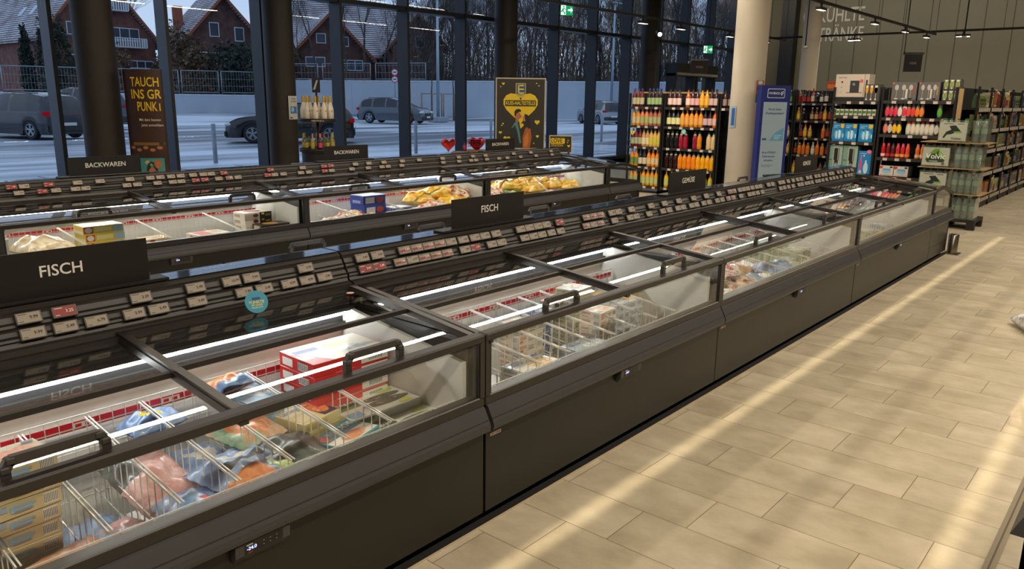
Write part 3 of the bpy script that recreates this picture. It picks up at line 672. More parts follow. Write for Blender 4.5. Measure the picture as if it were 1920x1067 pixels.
bag('fish_pack', 'blue and pink fish pack at the bottom of the second bay', .86, 2.24, .34, .22, .30, .08, .2, PINK, [(0, 0, .35, 1, BLUEB, 'r')], seed=5)
bag('fish_pack', 'small blue fish pack under the pink one', .85, 2.50, .26, .2, .26, .08, -.2, BLUEB, seed=6)
bag('shrimp_bag', 'pink shrimp bag standing on its edge in the third bay', 1.03, 2.42, .40, .21, .36, .12, .1, PINK, [(.0, .55, .35, 1, DARKB, 'r')], tilt=(.25, 0), seed=7)
bag('fish_bag', 'pale blue fish bag leaning in the third bay', 1.04, 2.16, .40, .20, .26, .10, -.1, BLUEB, [(.55, .1, .9, .5, RED, 'r')], seed=8)
bag('fish_bag', 'large blue bag with white lettering, salad and orange fish print', 1.24, 2.21, .44, .27, .30, .10, .25, BLUEB, [(.0, .0, .6, .36, FISHM, 'r'), (.62, .0, 1, .42, SALAD, 'e'), (.2, .5, .8, .62, INK, 'r'), (.3, .68, .75, .78, WHITE, 'r')], tilt=(.10, 0), seed=9)
bag('fish_bag', 'blue fish bag under the large blue bag', 1.21, 2.48, .38, .22, .28, .10, -.1, BLUEB, [(.3, .3, .8, .7, WHITE, 'e')], seed=10)
bag('fish_bag', 'yellow-marked blue fish bag behind the frame bar', 1.12, 2.60, .55, .20, .14, .08, .1, BLUEB, [(.3, .3, .7, .7, mat('#e4c82a', .4), 'e')], seed=11)
bag('fish_bag', 'green and salmon coloured fish bag on the dark bags', 1.36, 2.42, .50, .25, .22, .07, .3, GREENF, [(.15, .15, .9, .95, FISHM, 'e')], tilt=(.15, .1), seed=12)
bag('fish_bag', 'dark grey vacuum bag below the green one', 1.42, 2.24, .44, .26, .26, .09, -.2, DARKB, seed=13)
bag('fish_bag', 'dark bag with orange tail at the front of the fourth bay', 1.47, 2.11, .40, .24, .16, .08, .3, FISHM, [(0, 0, .5, .7, BLUEB, 'r')], seed=14)
stack('fish_carton', 'bluec', (.15, .20, .045), '#8fb4d2', carton('#3f6ea8', FR, blk='#23448a'), 1.48, 2.55, zf, 9, .05, 'light blue carton in the tall pile behind the salmon box', jit=.005)
bag('prawn_pack', 'blue and orange prawn pack under the left end of the handle', 1.42, 2.60, .62, .16, .12, .06, .2, FISHM, [(0, 0, 1, .35, BLUEB, 'r')], seed=15)
stack('salmon_carton', 'teal', (.23, .15, .037), '#2e8f9a', [('top', 'r', .02, .05, .98, .5, '#e9e4d8'), ('top', 'e', .25, .10, .80, .50, FISHM), ('top', 't', .26, .62, .90, .92, WHITE, 'WILDLACHS'), ('top', 'e', .03, .55, .22, .95, '#d4332c'), ('front', 'r', 0, .0, .3, 1, '#c9c4ba'), ('front', 't', .36, .2, .9, .8, WHITE, 'WILDLACHS'), ('right', 'bar', .3, .15, .7, .85, None)],
      1.63, 2.18, zf, 8, .30, 'teal wild salmon carton in the front pile', jit=.008)
stack('salmon_carton', 'yel', (.19, .19, .036), '#e3d39a', [('top', 'r', .0, .52, 1, 1, '#efe6c4'), ('top', 't', .06, .60, .58, .84, '#5a6aa0', 'Laschinger'), ('top', 'r', .60, .05, .98, .95, '#2c3a52'), ('top', 'e', .58, .15, .97, .85, FOOD2), ('top', 'r', .05, .1, .5, .4, '#e8dcae'), ('front', 'r', .05, .2, .6, .8, '#c9b66a')],
      1.61, 2.40, zf, 9, .2, 'yellow and navy salmon carton in the pile beside the wild salmon', jit=.008)
stack('fish_carton', 'redw', (.36, .24, .055), '#d12b2c', [('top', 'p', 0, 0, 0, 0, '#efe9dd', [(.28, 0), (1, 0), (1, 1), (0, 1), (0, .75)]), ('top', 'r', .05, .62, .36, .78, '#2b3f8c'), ('top', 'e', .4, .55, .75, .8, '#d9d25a'), ('top', 'e', .5, .15, .9, .5, FR), ('front', 'r', .62, .1, 1, .9, '#e6e2d8'), ('front', 'bar', .72, .2, .92, .8, None), ('left', 'r', .1, .2, .4, .8, WHITE), ('left', 'bar', .55, .2, .85, .8, None)],
      1.85, 2.53, zf, 9, .0, 'large red and white fish carton against the back basket', jit=.003)
mk = [('top', 'r', 0, .62, .42, 1, '#2f4a36'), ('top', 't', .06, .74, .36, .90, WHITE, 'Bagus'), ('top', 'r', .0, .5, .42, .62, '#5f9a52'), ('top', 'e', .30, .22, .98, .5, MACK), ('top', 'e', .38, .5, .95, .74, MACK), ('top', 'e', .70, .78, .95, .96, '#b9d25a'), ('top', 'e', .72, .04, .92, .2, '#dcd64a'), ('top', 'r', .02, .04, .2, .3, '#8fc3dc'), ('front', 'r', .05, .2, .3, .8, '#2f4a36')]
stack('mackerel_box', 'mack', (.34, .19, .030), '#e4e6dc', mk, 1.90, 2.13, zf, 9, .02, 'white mackerel box with green band in the front pile', jit=.004)
stack('mackerel_box', 'mack', (.34, .19, .030), '#e4e6dc', mk, 1.885, 2.33, zf, 10, -.02, 'white mackerel box with green band in the rear pile', jit=.004)
# --- second freezer (pale cartons)
wc = lambda c, f: carton(c, f, blk='#3f5f9c')
X2 = 2.144
specs = [('wa', '#e6e4de', '#6d8cc0', FOOD1, .17, .13, .045, X2+.16, 2.32, 10, 'white carton with a blue panel, left rear pile'),
         ('wb', '#dfe6ea', '#5f86bc', FR, .16, .12, .05, X2+.15, 2.13, 6, 'frosted white and blue carton, left front corner'),
         ('wc', '#e0dcd2', '#6a6f9c', FOOD1, .26, .18, .05, X2+.56, 2.16, 6, 'wide white carton with fish fillets'),
         ('wd', '#d8dee2', '#4d74b0', FOOD1, .17, .14, .045, X2+.36, 2.45, 9, 'white carton behind the wide ones'),
         ('we', '#a9bfd6', '#3f65a4', FR, .25, .15, .05, X2+.98, 2.15, 6, 'pale blue fish finger carton in the middle'),
         ('wf', '#d9cdb8', '#c0622c', FOOD1, .19, .14, .045, X2+.78, 2.42, 9, 'cream carton with orange print behind the blue one'),
         ('wg', '#e8dccb', '#c8642c', FOOD1, .16, .13, .040, X2+1.26, 2.28, 10, 'white carton with orange edge in the tallest pile'),
         ('wh', '#d2c8a2', '#6a7a3c', FOOD1, .17, .14, .042, X2+1.36, 2.52, 11, 'olive and cream carton behind the tallest pile'),
         ('wi', '#b9c3d2', '#4a5f94', FR, .17, .15, .045, X2+1.57, 2.40, 8, 'blue grey carton right of the tallest pile'),
         ('wj', '#c8d2de', '#7a5a3c', FOOD1, .20, .15, .042, X2+1.76, 2.44, 8, 'carton with brown fish print near the right end'),
         ('wk', '#c9b48a', '#8a4a2c', FOOD1, .15, .14, .045, X2+1.93, 2.52, 8, 'brown carton in the right rear corner')]
for k, base_, tc_, fd, lx, ly, lz, x, y, n, lb in specs:
    stack('food_carton', k, (lx, ly, lz), base_, wc(tc_, fd), x, y, zf, n, .03*((ord(k[1]) % 5)-2), lb, jit=.006)
for i in range(9):
    put_pack('food_carton', 'book%d' % (i % 3), (.028, .14, .19), ('#e4e2dc', '#d8d4cc', '#cfd6dc')[i % 3], [('front', 'r', .1, .1, .9, .5, '#8a8f98'), ('top', 'r', .1, .1, .9, .5, '#9a9c9e'), ('front', 'bar', .1, .6, .9, .9, None)], (X2+1.50+.032*i, 2.14, zf), .0,
             'white carton standing on edge like a book, %s from the left' % ordn(i+1), 'food box', 'cartons standing on edge at the front of the second freezer')
bag('flat_carton', 'pink and beige flat pack on the rear pile of the second freezer', X2+1.32, 2.60, .585, .22, .13, .025, .2, PINK, seed=31)
stack('food_carton', 'yb', (.2, .12, .04), '#e0b43a', carton('#3f7fb8', FOOD1), X2+1.62, 2.60, zf, 9, .15, 'yellow and blue carton behind the frame bar', jit=.006)
stack('food_carton', 'navy', (.17, .12, .045), '#3a5488', carton('#c9d2e2', FR), X2+1.12, 2.59, zf, 8, .0, 'navy carton standing against the back basket', jit=.006)
# --- third freezer
X3 = 4.206
cols3 = [(BLUEB, 'blue white'), (REDW, 'red white'), (DARKB, 'black'), (VEG, 'vegetable'), (BLUEB, 'light blue'), (BRNB, 'brown'), (GREENF, 'green')]
for i, (m_, nm) in enumerate(cols3*2):
    x = X3+.13+.105*i; y = 2.15 if i % 2 else 2.42
    bag('vegetable_bag', '%s frozen bag in the third freezer, %s from the left' % (nm, ordn(i+1)), x, y, .40+.03*(i % 3), .25, .30, .12, .4*(i % 3)-.3, m_, [(.3, .3, .7, .6, WHITE, 'e')] if i % 3 == 0 else (), seed=40+i, group='frozen bags in the third freezer')
for i, (x, y, n) in enumerate(((X3+1.75, 2.25, 6), (X3+1.98, 2.25, 7), (X3+1.86, 2.48, 8), (X3+2.12, 2.48, 7))):
    stack('vegetable_carton', 'gr%d' % (i % 2), (.20, .16, .045), ('#8fae76', '#c4d0a4')[i % 2], carton('#3f6f3a', FR, blk='#7a3a3c'), x, y, zf, n+1, .05*i, 'green and white carton, pile %s' % ('at the front left', 'at the front right', 'at the rear left', 'at the rear right')[i], jit=.008)
stack('vegetable_carton', 'rd3', (.14, .13, .04), '#c8b8a8', carton('#b04038', FR), X3+2.33, 2.28, zf, 5, .1, 'small red and white carton, right end of third freezer')
# --- fourth freezer
X4 = 6.745
for i in range(9):
    stack('vegetable_carton', ('gr0', 'gr1', 'yel', 'bluec')[i % 4], ((.20, .16, .045), (.20, .16, .045), (.17, .17, .034), (.14, .20, .045))[i % 4], '#9aa', [], X4+.22+.25*i, 2.25+.06*(i % 2), zf, 5+i % 2, .0, 'carton in pile %s of the fourth freezer' % ('one', 'two', 'three', 'four', 'five', 'six', 'seven', 'eight', 'nine')[i])
# --- back island, second cabinet (behind the first FISCH sign)
Xb = 1.73; yb = YB
ya = [('front', 'r', .02, .1, .24, .9, '#d33a2c'), ('front', 'e', .04, .15, .22, .85, WHITE), ('front', 'r', .28, .25, .7, .8, '#f0e2a0'), ('front', 'r', .74, .1, 1, .9, '#9fc0d8'), ('left', 'r', 0, 0, 1, .4, '#e9e2c2'), ('top', 'e', .1, .1, .6, .9, '#f3e6b0'), ('top', 'r', .65, .1, .95, .9, '#8fb06a')]
stack('pastry_carton', 'ya', (.30, .20, .062), '#e2c64e', ya, 2.53, yb+.36, zf, 8, .0, 'yellow pastry carton behind the first FISCH sign')
bag('bread_bag', 'clear bag of rolls at the left edge of the back island', 2.10, yb+.36, .50, .38, .34, .16, .2, BREAD, seed=60)
bag('bread_bag', 'flat white bag of rolls in front of the other', 2.20, yb+.2, .46, .36, .26, .12, -.1, BREAD, [(.2, .2, .8, .8, WHITE, 'e')], seed=61)
rd = [('front', 'e', .1, .2, .35, .9, '#b8322a'), ('front', 'r', .45, .3, .8, .7, '#d8a05a'), ('top', 'e', .2, .2, .8, .8, BREAD), ('left', 'e', .2, .2, .6, .8, '#b8322a')]
stack('pastry_carton', 'rd', (.22, .16, .05), '#e6d2ae', rd, 2.93, yb+.28, zf, 7, .1, 'small cream and red carton beside it')
wr = [('front', 'e', .3, .15, .48, .85, '#b8322a'), ('front', 'r', .6, .2, .75, .8, '#c8463a'), ('top', 'r', .1, .1, .5, .9, '#d8675a'), ('top', 'e', .5, .1, .9, .9, BREAD), ('left', 'e', .3, .2, .6, .8, '#b8322a')]
stack('pastry_carton', 'wr', (.30, .22, .055), '#ece4d6', wr, 3.42, yb+.30, zf, 6, .05, 'white and red strudel carton in the middle bay')
stack('pastry_carton', 'wr', (.30, .22, .055), '#ece4d6', wr, 3.76, yb+.26, zf, 5, -.1, 'white and red strudel carton in the lower pile beside it')
cs = [('front', 'r', .55, 0, 1, 1, '#1c1a16'), ('front', 'r', .62, .55, .72, .9, '#e0c23a'), ('front', 'e', .30, .2, .5, .8, '#5a2a18'), ('front', 'r', .76, .3, .95, .6, '#8a7a3c'), ('left', 'r', .1, .2, .6, .7, '#b9a48a'), ('top', 'e', .2, .2, .8, .9, '#7a3c28')]
stack('cake_carton', 'cs', (.28, .20, .055), '#e8e2d8', cs, 3.98, yb+.50, zf, 8, .0, 'white and black cake carton in the tall pile')
ck = [('front', 'r', .1, .3, .9, .7, '#8a6a3c'), ('front', 'r', .72, .2, .92, .8, '#3a3a38'), ('top', 'e', .2, .1, .7, .9, '#c08a4a'), ('left', 'r', .2, .2, .8, .8, '#c8a8a0')]
stack('cake_carton', 'ck', (.30, .16, .05), '#2c2218', ck, 4.02, yb+.26, zf, 7, .0, 'dark brown cake carton in front of the tall pile')
# third cabinet
bl = [('front', 'r', .1, .2, .5, .8, '#d8dcec'), ('front', 'e', .55, .2, .9, .8, '#c8503c'), ('left', 'r', .2, .2, .8, .5, '#9fb0dc'), ('top', 'r', .1, .1, .9, .9, '#b0bcdc')]
stack('pastry_carton', 'bl', (.30, .22, .10), '#2e46a0', bl, 5.30, yb+.42, zf, 5, .0, 'tall blue carton in the third cabinet of the back island')
b2 = [('top', 'r', .1, .1, .9, .9, '#dfe2ea'), ('front', 'r', .1, .2, .4, .8, '#d8dcec'), ('front', 'r', .6, .2, .8, .8, '#c05a52')]
stack('pastry_carton', 'b2', (.26, .20, .05), '#7f8fc4', b2, 5.62, yb+.32, zf, 7, .05, 'flat blue and white carton right of the tall blue one')
stack('pastry_carton', 'b2', (.26, .20, .05), '#7f8fc4', b2, 5.91, yb+.34, zf, 6, -.05, 'flat blue and white carton, farther pile')
for i, (x, y, z, s, m_, nm) in enumerate(((4.75, .24, .33, 1, BRNB, 'brown and white'), (4.98, .32, .36, 1, BRNB, 'brown'), (5.12, .2, .32, 1, BRNB, 'brown and cream'),
        (5.95, .16, .35, 1, REDW, 'red and yellow'), (6.15, .22, .36, 1.1, REDW, 'red and white'), (6.12, .50, .42, 1.3, YELB, 'yellow and red'), (6.38, .45, .46, 1.3, YELB, 'orange and yellow'), (6.35, .2, .40, 1.1, YELB, 'yellow'), (6.58, .35, .45, 1.3, BRNB, 'brown striped'))):
    bag('pastry_bag', '%s pastry bag, third back cabinet, %s from the left' % (nm, ordn(i+1)), x+.05, yb+y+.04, z+.07, .34*s, .28*s, .14*s, .5*(i % 3)-.4, m_, seed=70+i)
# fourth cabinet
for i, (x, y, z, s, m_, nm) in enumerate(((6.95, .25, .38, 1.1, BRNB, 'brown and red'), (7.18, .40, .40, 1.2, REDW, 'red and white'), (7.40, .22, .36, 1.1, GRNB, 'dark green'), (7.62, .42, .46, 1.3, YELB, 'yellow'), (7.85, .3, .42, 1.3, YELB, 'pale yellow'), (8.1, .5, .47, 1.3, YELB, 'golden'), (8.12, .2, .33, 1.1, REDW, 'white and red'), (8.42, .4, .42, 1.3, YELB, 'bright yellow'), (8.7, .28, .4, 1.2, YELB, 'yellow and green'))):
    bag('pastry_bag', '%s pastry bag, last back cabinet, %s from the left' % (nm, ordn(i+1)), x+.05, yb+y+.04, z+.07, .34*s, .28*s, .14*s, .5*(i % 3)-.4, m_, seed=90+i)
# round blue sticker on the first lid and the small warning disc
s = MB(); s.lathe([(.045, 0), (.045, .0012)], mat('#1f8fae', .35), n=28); s.text('PUNKTE', (0, -.002, .0016), (1, 0, 0), (0, 1, 0), .016, mat('#e8d83a', .4), .0004); s.text('MIT JEDEM', (0, -.013, .0016), (1, 0, 0), (0, 1, 0), .009, mat('#e8d83a', .4), .0004); s.text('PRODUKT!', (0, -.023, .0016), (1, 0, 0), (0, 1, 0), .009, mat('#e8d83a', .4), .0004)
s.decal((0, 0, .0014), (1, 0, 0), (0, 1, 0), rect(-.016, .008, .016, .018), mat('#1c2c7a', .4), .0004)
tag(s.build('sticker', loc=(1.60, YF+.72, .915), rot=(1.15, 0, -.25)), 'round turquoise sticker with yellow words on the lid of the nearest freezer', 'sticker')
s = MB(); s.lathe([(.017, 0), (.017, .001)], mat('#c9776a', .5), n=20); s.lathe([(.012, .0012), (.012, .0014)], mat('#d8cfc4', .5), n=20); s.box(-.008, .008, -.002, .002, .0014, .0018, mat('#a33a30', .5))
tag(s.build('warning_sticker', loc=(2.04, YF+.70, .874)), 'small red and white warning disc at the rear corner of the nearest lid', 'sticker')
# ------------------------------------------------------------------ drinks racks
RK = mat('#151311', .5, .2); RKE = mat('#3a3733', .4, .3); TICK = mat('#cfc4b4', .5); PINKT = mat('#c98f86', .5)
_BT = {}
def bottle_mesh(kind, body, label, cap, extra=None):
    k = (kind, body, label, cap, extra)
    if k in _BT: return _BT[k]
    m = MB(); B = mat(body, .12, 0, .5); Lb = mat(label, .45) if isinstance(label, str) and label != '-' else None; Cc = mat(cap, .4)
    if kind == 'juice':      # 1 l carafe shaped, h .27
        m.lathe([(.036, 0), (.040, .01), (.040, .06), (.037, .10), (.040, .135), (.040, .15), (.026, .20), (.017, .222), (.015, .25)], B, n=12)
        m.lathe([(.020, .245), (.020, .272)], Cc, n=10)
        if Lb: m.lathe([(.0412, .035), (.0412, .135)], Lb, n=12, cap=False)
    elif kind == 'pet':      # rounded neck, h .25, paper seal
        m.lathe([(.038, 0), (.042, .015), (.042, .06), (.039, .08), (.042, .10), (.042, .15), (.034, .185), (.018, .21), (.016, .23)], B, n=12)
        m.lathe([(.019, .225), (.019, .25)], Cc, n=10)
        if Lb: m.lathe([(.024, .200), (.030, .19), (.018, .218)], Lb, n=10, cap=False)
    elif kind == 'glass':    # slim glass bottle h .30
        m.lathe([(.036, 0), (.040, .008), (.040, .17), (.030, .205), (.015, .235), (.013, .285)], B, n=12); m.lathe([(.016, .28), (.016, .30)], Cc, n=8)
        if Lb: m.lathe([(.0412, .04), (.0412, .15)], Lb, n=12, cap=False)
    elif kind == 'syrup':    # drop shaped syrup bottle h .23
        m.lathe([(.030, 0), (.037, .01), (.037, .10), (.032, .15), (.026, .165)], B, n=12); m.lathe([(.029, .165), (.027, .225)], Cc, n=12)
        if Lb:
            vs = []
            for j in range(7):
                for i in range(9):
                    a = -PI/2+(i/8-.5)*2.2*math.sin(PI*(j+.6)/7.2); z = .02+.13*j/6; r = .0385 if z < .1 else .0385-.006*(z-.1)/.05
                    vs.append((r*math.cos(a), r*math.sin(a), z))
            m.add(vs, [(j*9+i, j*9+i+1, (j+1)*9+i+1, (j+1)*9+i) for j in range(6) for i in range(8)], Lb, True)
    elif kind == 'wavy':     # curvy squeeze bottle h .22
        m.lathe([(.030, 0), (.034, .01), (.034, .06), (.027, .085), (.031, .12), (.031, .14), (.022, .175)], B, n=12); m.lathe([(.022, .175), (.018, .185), (.017, .215)], Cc, n=10)
        if Lb: m.lathe([(.0345, .02), (.0345, .058)], Lb, n=12, cap=False)
    elif kind == 'jar': m.lathe([(.03, 0), (.034, .005), (.034, .07), (.028, .085)], B, n=12); m.lathe([(.031, .08), (.031, .10)], Cc, n=12)
    elif kind == 'wine':
        m.lathe([(.036, 0), (.042, .01), (.043, .10), (.040, .15), (.026, .20), (.017, .24), (.0155, .30)], B, n=16); m.lathe([(.0175, .225), (.0185, .30), (.0165, .325)], Cc, n=12)
        if Lb: m.decal((0, -.0437, .09), (1, 0, 0), (0, 0, 1), ell(0, .03, .010, .013), Lb, .0005)
    elif kind == 'mini':
        m.lathe([(.026, 0), (.028, .008), (.028, .12), (.018, .15), (.011, .175), (.011, .20)], B, n=12); m.lathe([(.013, .17), (.013, .225)], Cc, n=10)
        if Lb: m.lathe([(.0286, .03), (.0286, .10)], Lb, n=12, cap=False)
    o = m.build('b'); _BT[k] = o.data; bpy.data.objects.remove(o); return _BT[k]
def bottle(spec, x, y, z, label, group, cat='bottle', name='bottle', rot=0.):
    o = bpy.data.objects.new(name, bottle_mesh(*spec)); COL.objects.link(o); o.location = (x, y, z); o.rotation_euler = (0, 0, rot)
    return tag(o, label, cat, group)
def rack(label, xf, y0, y1, levels, depth=.42, htop=2.0, tags=True, back=True, seed=1):
    """shelf rack facing -x between y0 and y1 (y0 < y1)"""
    t = thing('shelf_rack', label, 'rack', (xf, y0, 0)); W = y1-y0; u = MB()
    for y in (0, W-.03):
        u = MB(); u.box(0, .04, y, y+.03, 0, htop, RK); u.box(depth-.04, depth, y, y+.03, 0, htop, RK); u.box(.0, depth, y, y+.03, .0, .06, RK); u.build('upright', t)
    if back: b = MB(); b.box(depth-.012, depth-.002, 0, W, .05, htop-.02, mat('#0f0d0b', .6)); b.build('back_panel', t)
    q = random.Random(seed)
    for z in levels:
        s = MB(); s.box(.0, depth-.01, .03, W-.03, z-.03, z-.004, RK); s.box(-.012, .0, .03, W-.03, z-.045, z, RKE)
        if tags:
            y = .06+q.uniform(0, .05)
            while y < W-.1:
                s.box(-.016, -.011, y, y+.062, z-.045, z-.006, TICK); s.box(-.0168, -.016, y+.006, y+.035, z-.026, z-.018, PINKT); y += q.uniform(.15, .24)
        s.build('shelf', t)
    return t
XR = 12.90
lvA = [.14, .50, .87, 1.255, 1.60]
rack('black rack of juice bottles, left bay beside the window wall', XR, 7.40, 8.13, lvA, htop=1.84, seed=3)
rack('black rack of juice bottles, wide right bay left of the cream column', XR, 6.30, 7.38, lvA, htop=1.84, seed=4)
for rk in [o for o in scene.objects if o.get('category') == 'rack']:
    m = MB(); W_ = .73 if rk.location.y > 7.3 else 1.08; m.box(.12, .17, 0, W_, 1.842, 1.868, mat('#b08a5a', .5)); m.build('top_strip', rk)
rack('narrow dark rack section with green crates, partly behind the cream column', XR, 5.50, 6.28, [.14, 1.60], htop=1.84, seed=5)
# every shelf is listed left to right: (kind, body, label, cap) x count, '-' is a gap
def O(b, l, c='#e9c8a0', k='juice'): return (k, b, l, c)
rowsA = {4: [(O('#5c1518', '#b9b48c', '#2c3c8c'), 3, 'dark red'), None, (O('#241414', '#9ab07a', '#2c3c8c'), 4, 'almost black')],
         3: [(O('#e0941c', '#c9b48c', '#8c8c8c'), 2, 'amber'), (O('#e8835a', '#a8b06a', '#8c8c8c'), 2, 'coral'), (O('#b86a52', '#a8b07a', '#8c8c8c'), 3, 'rose')],
         2: [(O('#7c1c20', '#a8b08a', '#5c5068'), 3, 'crimson'), (O('#c9a05c', '#e2d2a8', '#6a5a72'), 2, 'beige'), (O('#e0b45c', '#d2c24a', '#6a5a72'), 3, 'pale yellow')],
         1: [(O('#f09018', '#6a8a4a', '#c8c8d8'), 2, 'orange'), (O('#1c1a16', '#d8c8a8', '#3c3c6c'), 2, 'black'), (O('#f58a14', '#d8c090', '#c8c8d8'), 3, 'bright orange')],
         0: [(O('#f0a418', '#b8c07a', '#d8d8d8'), 7, 'golden')]}
rowsB = {4: [(O('#3a1216', '#e8c8c0', '#2a2a2a', 'glass'), 3, 'dark red glass'), None, (O('#c85a20', '#ead8c8', '#2a2a2a', 'glass'), 1, 'amber glass'), (O('#2c1216', '#e2aaa8', '#2a2a2a', 'glass'), 2, 'dark glass'), (O('#e89a10', '#f0b840', '#2a2a2a', 'glass'), 2, 'orange glass'), (O('#2c1216', '#d8b8b0', '#2a2a2a', 'glass'), 2, 'black glass')],
         3: [(O('#2a2420', '#e2e0a0', '#2a2a2a', 'glass'), 3, 'dark'), (O('#f09420', '#e8a850', '#2a2a2a', 'glass'), 5, 'orange'), (O('#2a1a1c', '#d8b0b0', '#2a2a2a', 'glass'), 2, 'dark berry'), (O('#f0701c', '#e8c0b0', '#2a2a2a', 'glass'), 1, 'red orange')],
         2: [(O('#16120f', '#e8c8a8', '#2f7a3c', 'pet'), 3, 'black'), (O('#a01c34', '#e8c8a8', '#2f7a3c', 'pet'), 2, 'raspberry red'), None, (O('#8e1c2c', '#e8c8a8', '#2f7a3c', 'pet'), 1, 'dark red'), (O('#e0861c', '#e8c8a8', '#2f7a3c', 'pet'), 1, 'orange'), None, (O('#e0c08a', '#e8e0a8', '#2f7a3c', 'pet'), 2, 'cream')],
         1: [(O('#2c0e0a', '#e8dcc8', '#234a2c', 'pet'), 3, 'dark brown'), (O('#f08a14', '#f0dcc8', '#234a2c', 'pet'), 4, 'orange'), (O('#f2aa10', '#f0e8c8', '#234a2c', 'pet'), 4, 'yellow')],
         0: [(O('#e8b020', '#b8c86a', '#5ab83c', 'glass'), 9, 'yellow')]}
LVN = {4: 'top', 3: 'second', 2: 'third', 1: 'fourth', 0: 'lowest'}
def fill(rows, yl, yr, rackname, group):
    for lv, lst in rows.items():
        n = sum(1 if e is None else e[1] for e in lst); step = (yl-yr)/n; i = 0; c = 0
        for e in lst:
            if e is None: i += 1; continue
            for k in range(e[1]):
                c += 1; y = yl-step*(i+.5)
                BO_ = bottle(e[0], XR+.07, y, lvA[lv], '%s juice bottle, %s from left, %s shelf of the %s juice bay' % (e[2], ordn(c), LVN[lv], rackname), '%s shelf of the %s juice bay' % (LVN[lv], rackname))
                BO_.scale = (1.08, 1.08, 1.2 if e[0][0] != 'glass' else 1.05); i += 1
fill(rowsA, 8.09, 7.45, 'left', 'a'); fill(rowsB, 7.34, 6.34, 'right', 'b')
for i in range(7):
    bottle(O('#2a1013', '#a08a80', '#2a2a2a', 'glass'), XR+.07, 6.22-.1*i, 1.60, 'dark bottle above the green crates, %s from the left' % ordn(i+1), 'dark bottles above the green crates')
# green crates with yellow bottles
CG = mat('#1f4a2a', .45)
for i in range(4):
    t = thing('bottle_crate', 'green crate with yellow bottles beside the cream column, %s' % ('lowest of the pile', 'second from the floor', 'third from the floor', 'topmost of the pile')[i], 'crate', (XR-.02, 5.60, .14+.345*i), 0, 'green bottle crates')
    c = MB(); W = .46; H = .34; D = .34
    c.box(0, D, 0, W, 0, .02, CG)
    for y in (0, W-.02): c.box(0, D, y, y+.02, 0, H, CG)
    c.box(D-.02, D, 0, W, 0, H, CG); c.box(0, .02, 0, W, 0, .05, CG); c.box(0, .02, 0, W, H-.05, H, CG)
    for a in (0, W-.07): c.box(0, .02, a, a+.07, 0, H, CG)
    c.build('crate_body', t)
    for k in range(4):
        bottle(O('#d8a012', '#7a9a3c', '#e0c060'), XR+.06, 5.66+.085*k+.025, .16+.345*i, 'yellow bottle in the green crate %s, %s from the right' % (('lowest', 'second from below', 'third from below', 'on top')[i], ordn(k+1)), 'yellow bottles in the green crates')
# small hangers on the juice rack
h = MB(); h.prism([(x, z) for x, z in heart(0, 0, .095)], -.0, .003, mat('#e8d418', .4), axis='x'); h.prism(ell(0, 0, .012, .012, 12), -.001, -.0, mat('#6a5a20', .5), axis='x'); h.bar((.0, 0, .04), (.0, -.01, .10), .008, .004, mat('#d8d4c8', .5))
tag(h.build('heart_tag', loc=(XR-.035, 8.0, 1.12)), 'yellow heart tag hanging on the left juice bay', 'tag')
h = MB(); h.prism(ell(0, 0, .045, .045, 18), 0, .003, mat('#7fc0c8', .4), axis='x'); h.prism(ell(0, 0, .02, .015, 12), -.001, 0, mat('#d8d860', .4), axis='x')
tag(h.build('round_tag', loc=(XR-.035, 6.93, 1.17)), 'round pale turquoise tag on the right juice bay', 'tag')

# ------------------------------------------------------------------ carbonator and syrup racks
lv1 = [.15, .62, 1.16, 1.51, 1.74]
lv2 = [.15, .62, .905, 1.255, 1.505, 1.755]
rack('black rack bay with blue bottle boxes and carbonator cartons', XR, 3.66, 4.37, [.15, .58, 1.12, 1.52, 1.74], htop=1.95, seed=8)
rack('black rack bay with rows of syrup bottles', XR, 2.62, 3.64, [.15, .62, .905, 1.255, 1.505, 1.755], htop=1.95, seed=9)
def rbox(name, label, y0, y1, z, h, d, col, art, cat='box', group=None, x=None):
    """box whose printed front looks toward -x; y1 is its left edge in the picture"""
    lx = y1-y0; key = label
    o = bpy.data.objects.new(name, pack_mesh(key, (lx, d, h), col, art)); COL.objects.link(o); o.rotation_euler = (0, 0, -PI/2)
    o.location = ((x if x else XR+.03)+d/2, (y0+y1)/2, z); return tag(o, label, cat, group)
def fr(k, a, b, c, d, col, *r): return ('front', k, a, b, c, d, col)+r
cw = [fr('t', .10, .82, .38, .90, '#3a3836', 'aarke'), fr('r', .52, .18, .84, .72, '#34332f'), fr('e', .6, .5, .7, .62, '#8a8780'), fr('r', .40, .18, .95, .21, '#5a5048'), fr('e', .85, .62, .97, .78, '#d86a50'), fr('e', .2, .62, .27, .70, '#2c2a28'), fr('e', .21, .42, .25, .46, '#5a5856'), fr('r', .2, .2, .26, .22, '#8a8680')]
rbox('appliance_box', 'large white carton with a black carbonator picture on the top shelf', 3.93, 4.36, 1.80, .345, .28, '#cfbfae', cw)
rbox('appliance_box', 'white carton behind the large carbonator carton', 3.86, 3.925, 1.80, .345, .28, '#cfbfae', [fr('r', .3, .5, .7, .75, '#34332f')])
bs = MB(); bs.box(0, .28, 0, .49, 0, .055, mat('#1c1a18', .6)); tag(bs.build('display_tray', loc=(XR+.02, 3.87, 1.742)), 'black tray below the large white carbonator carton', 'tray')
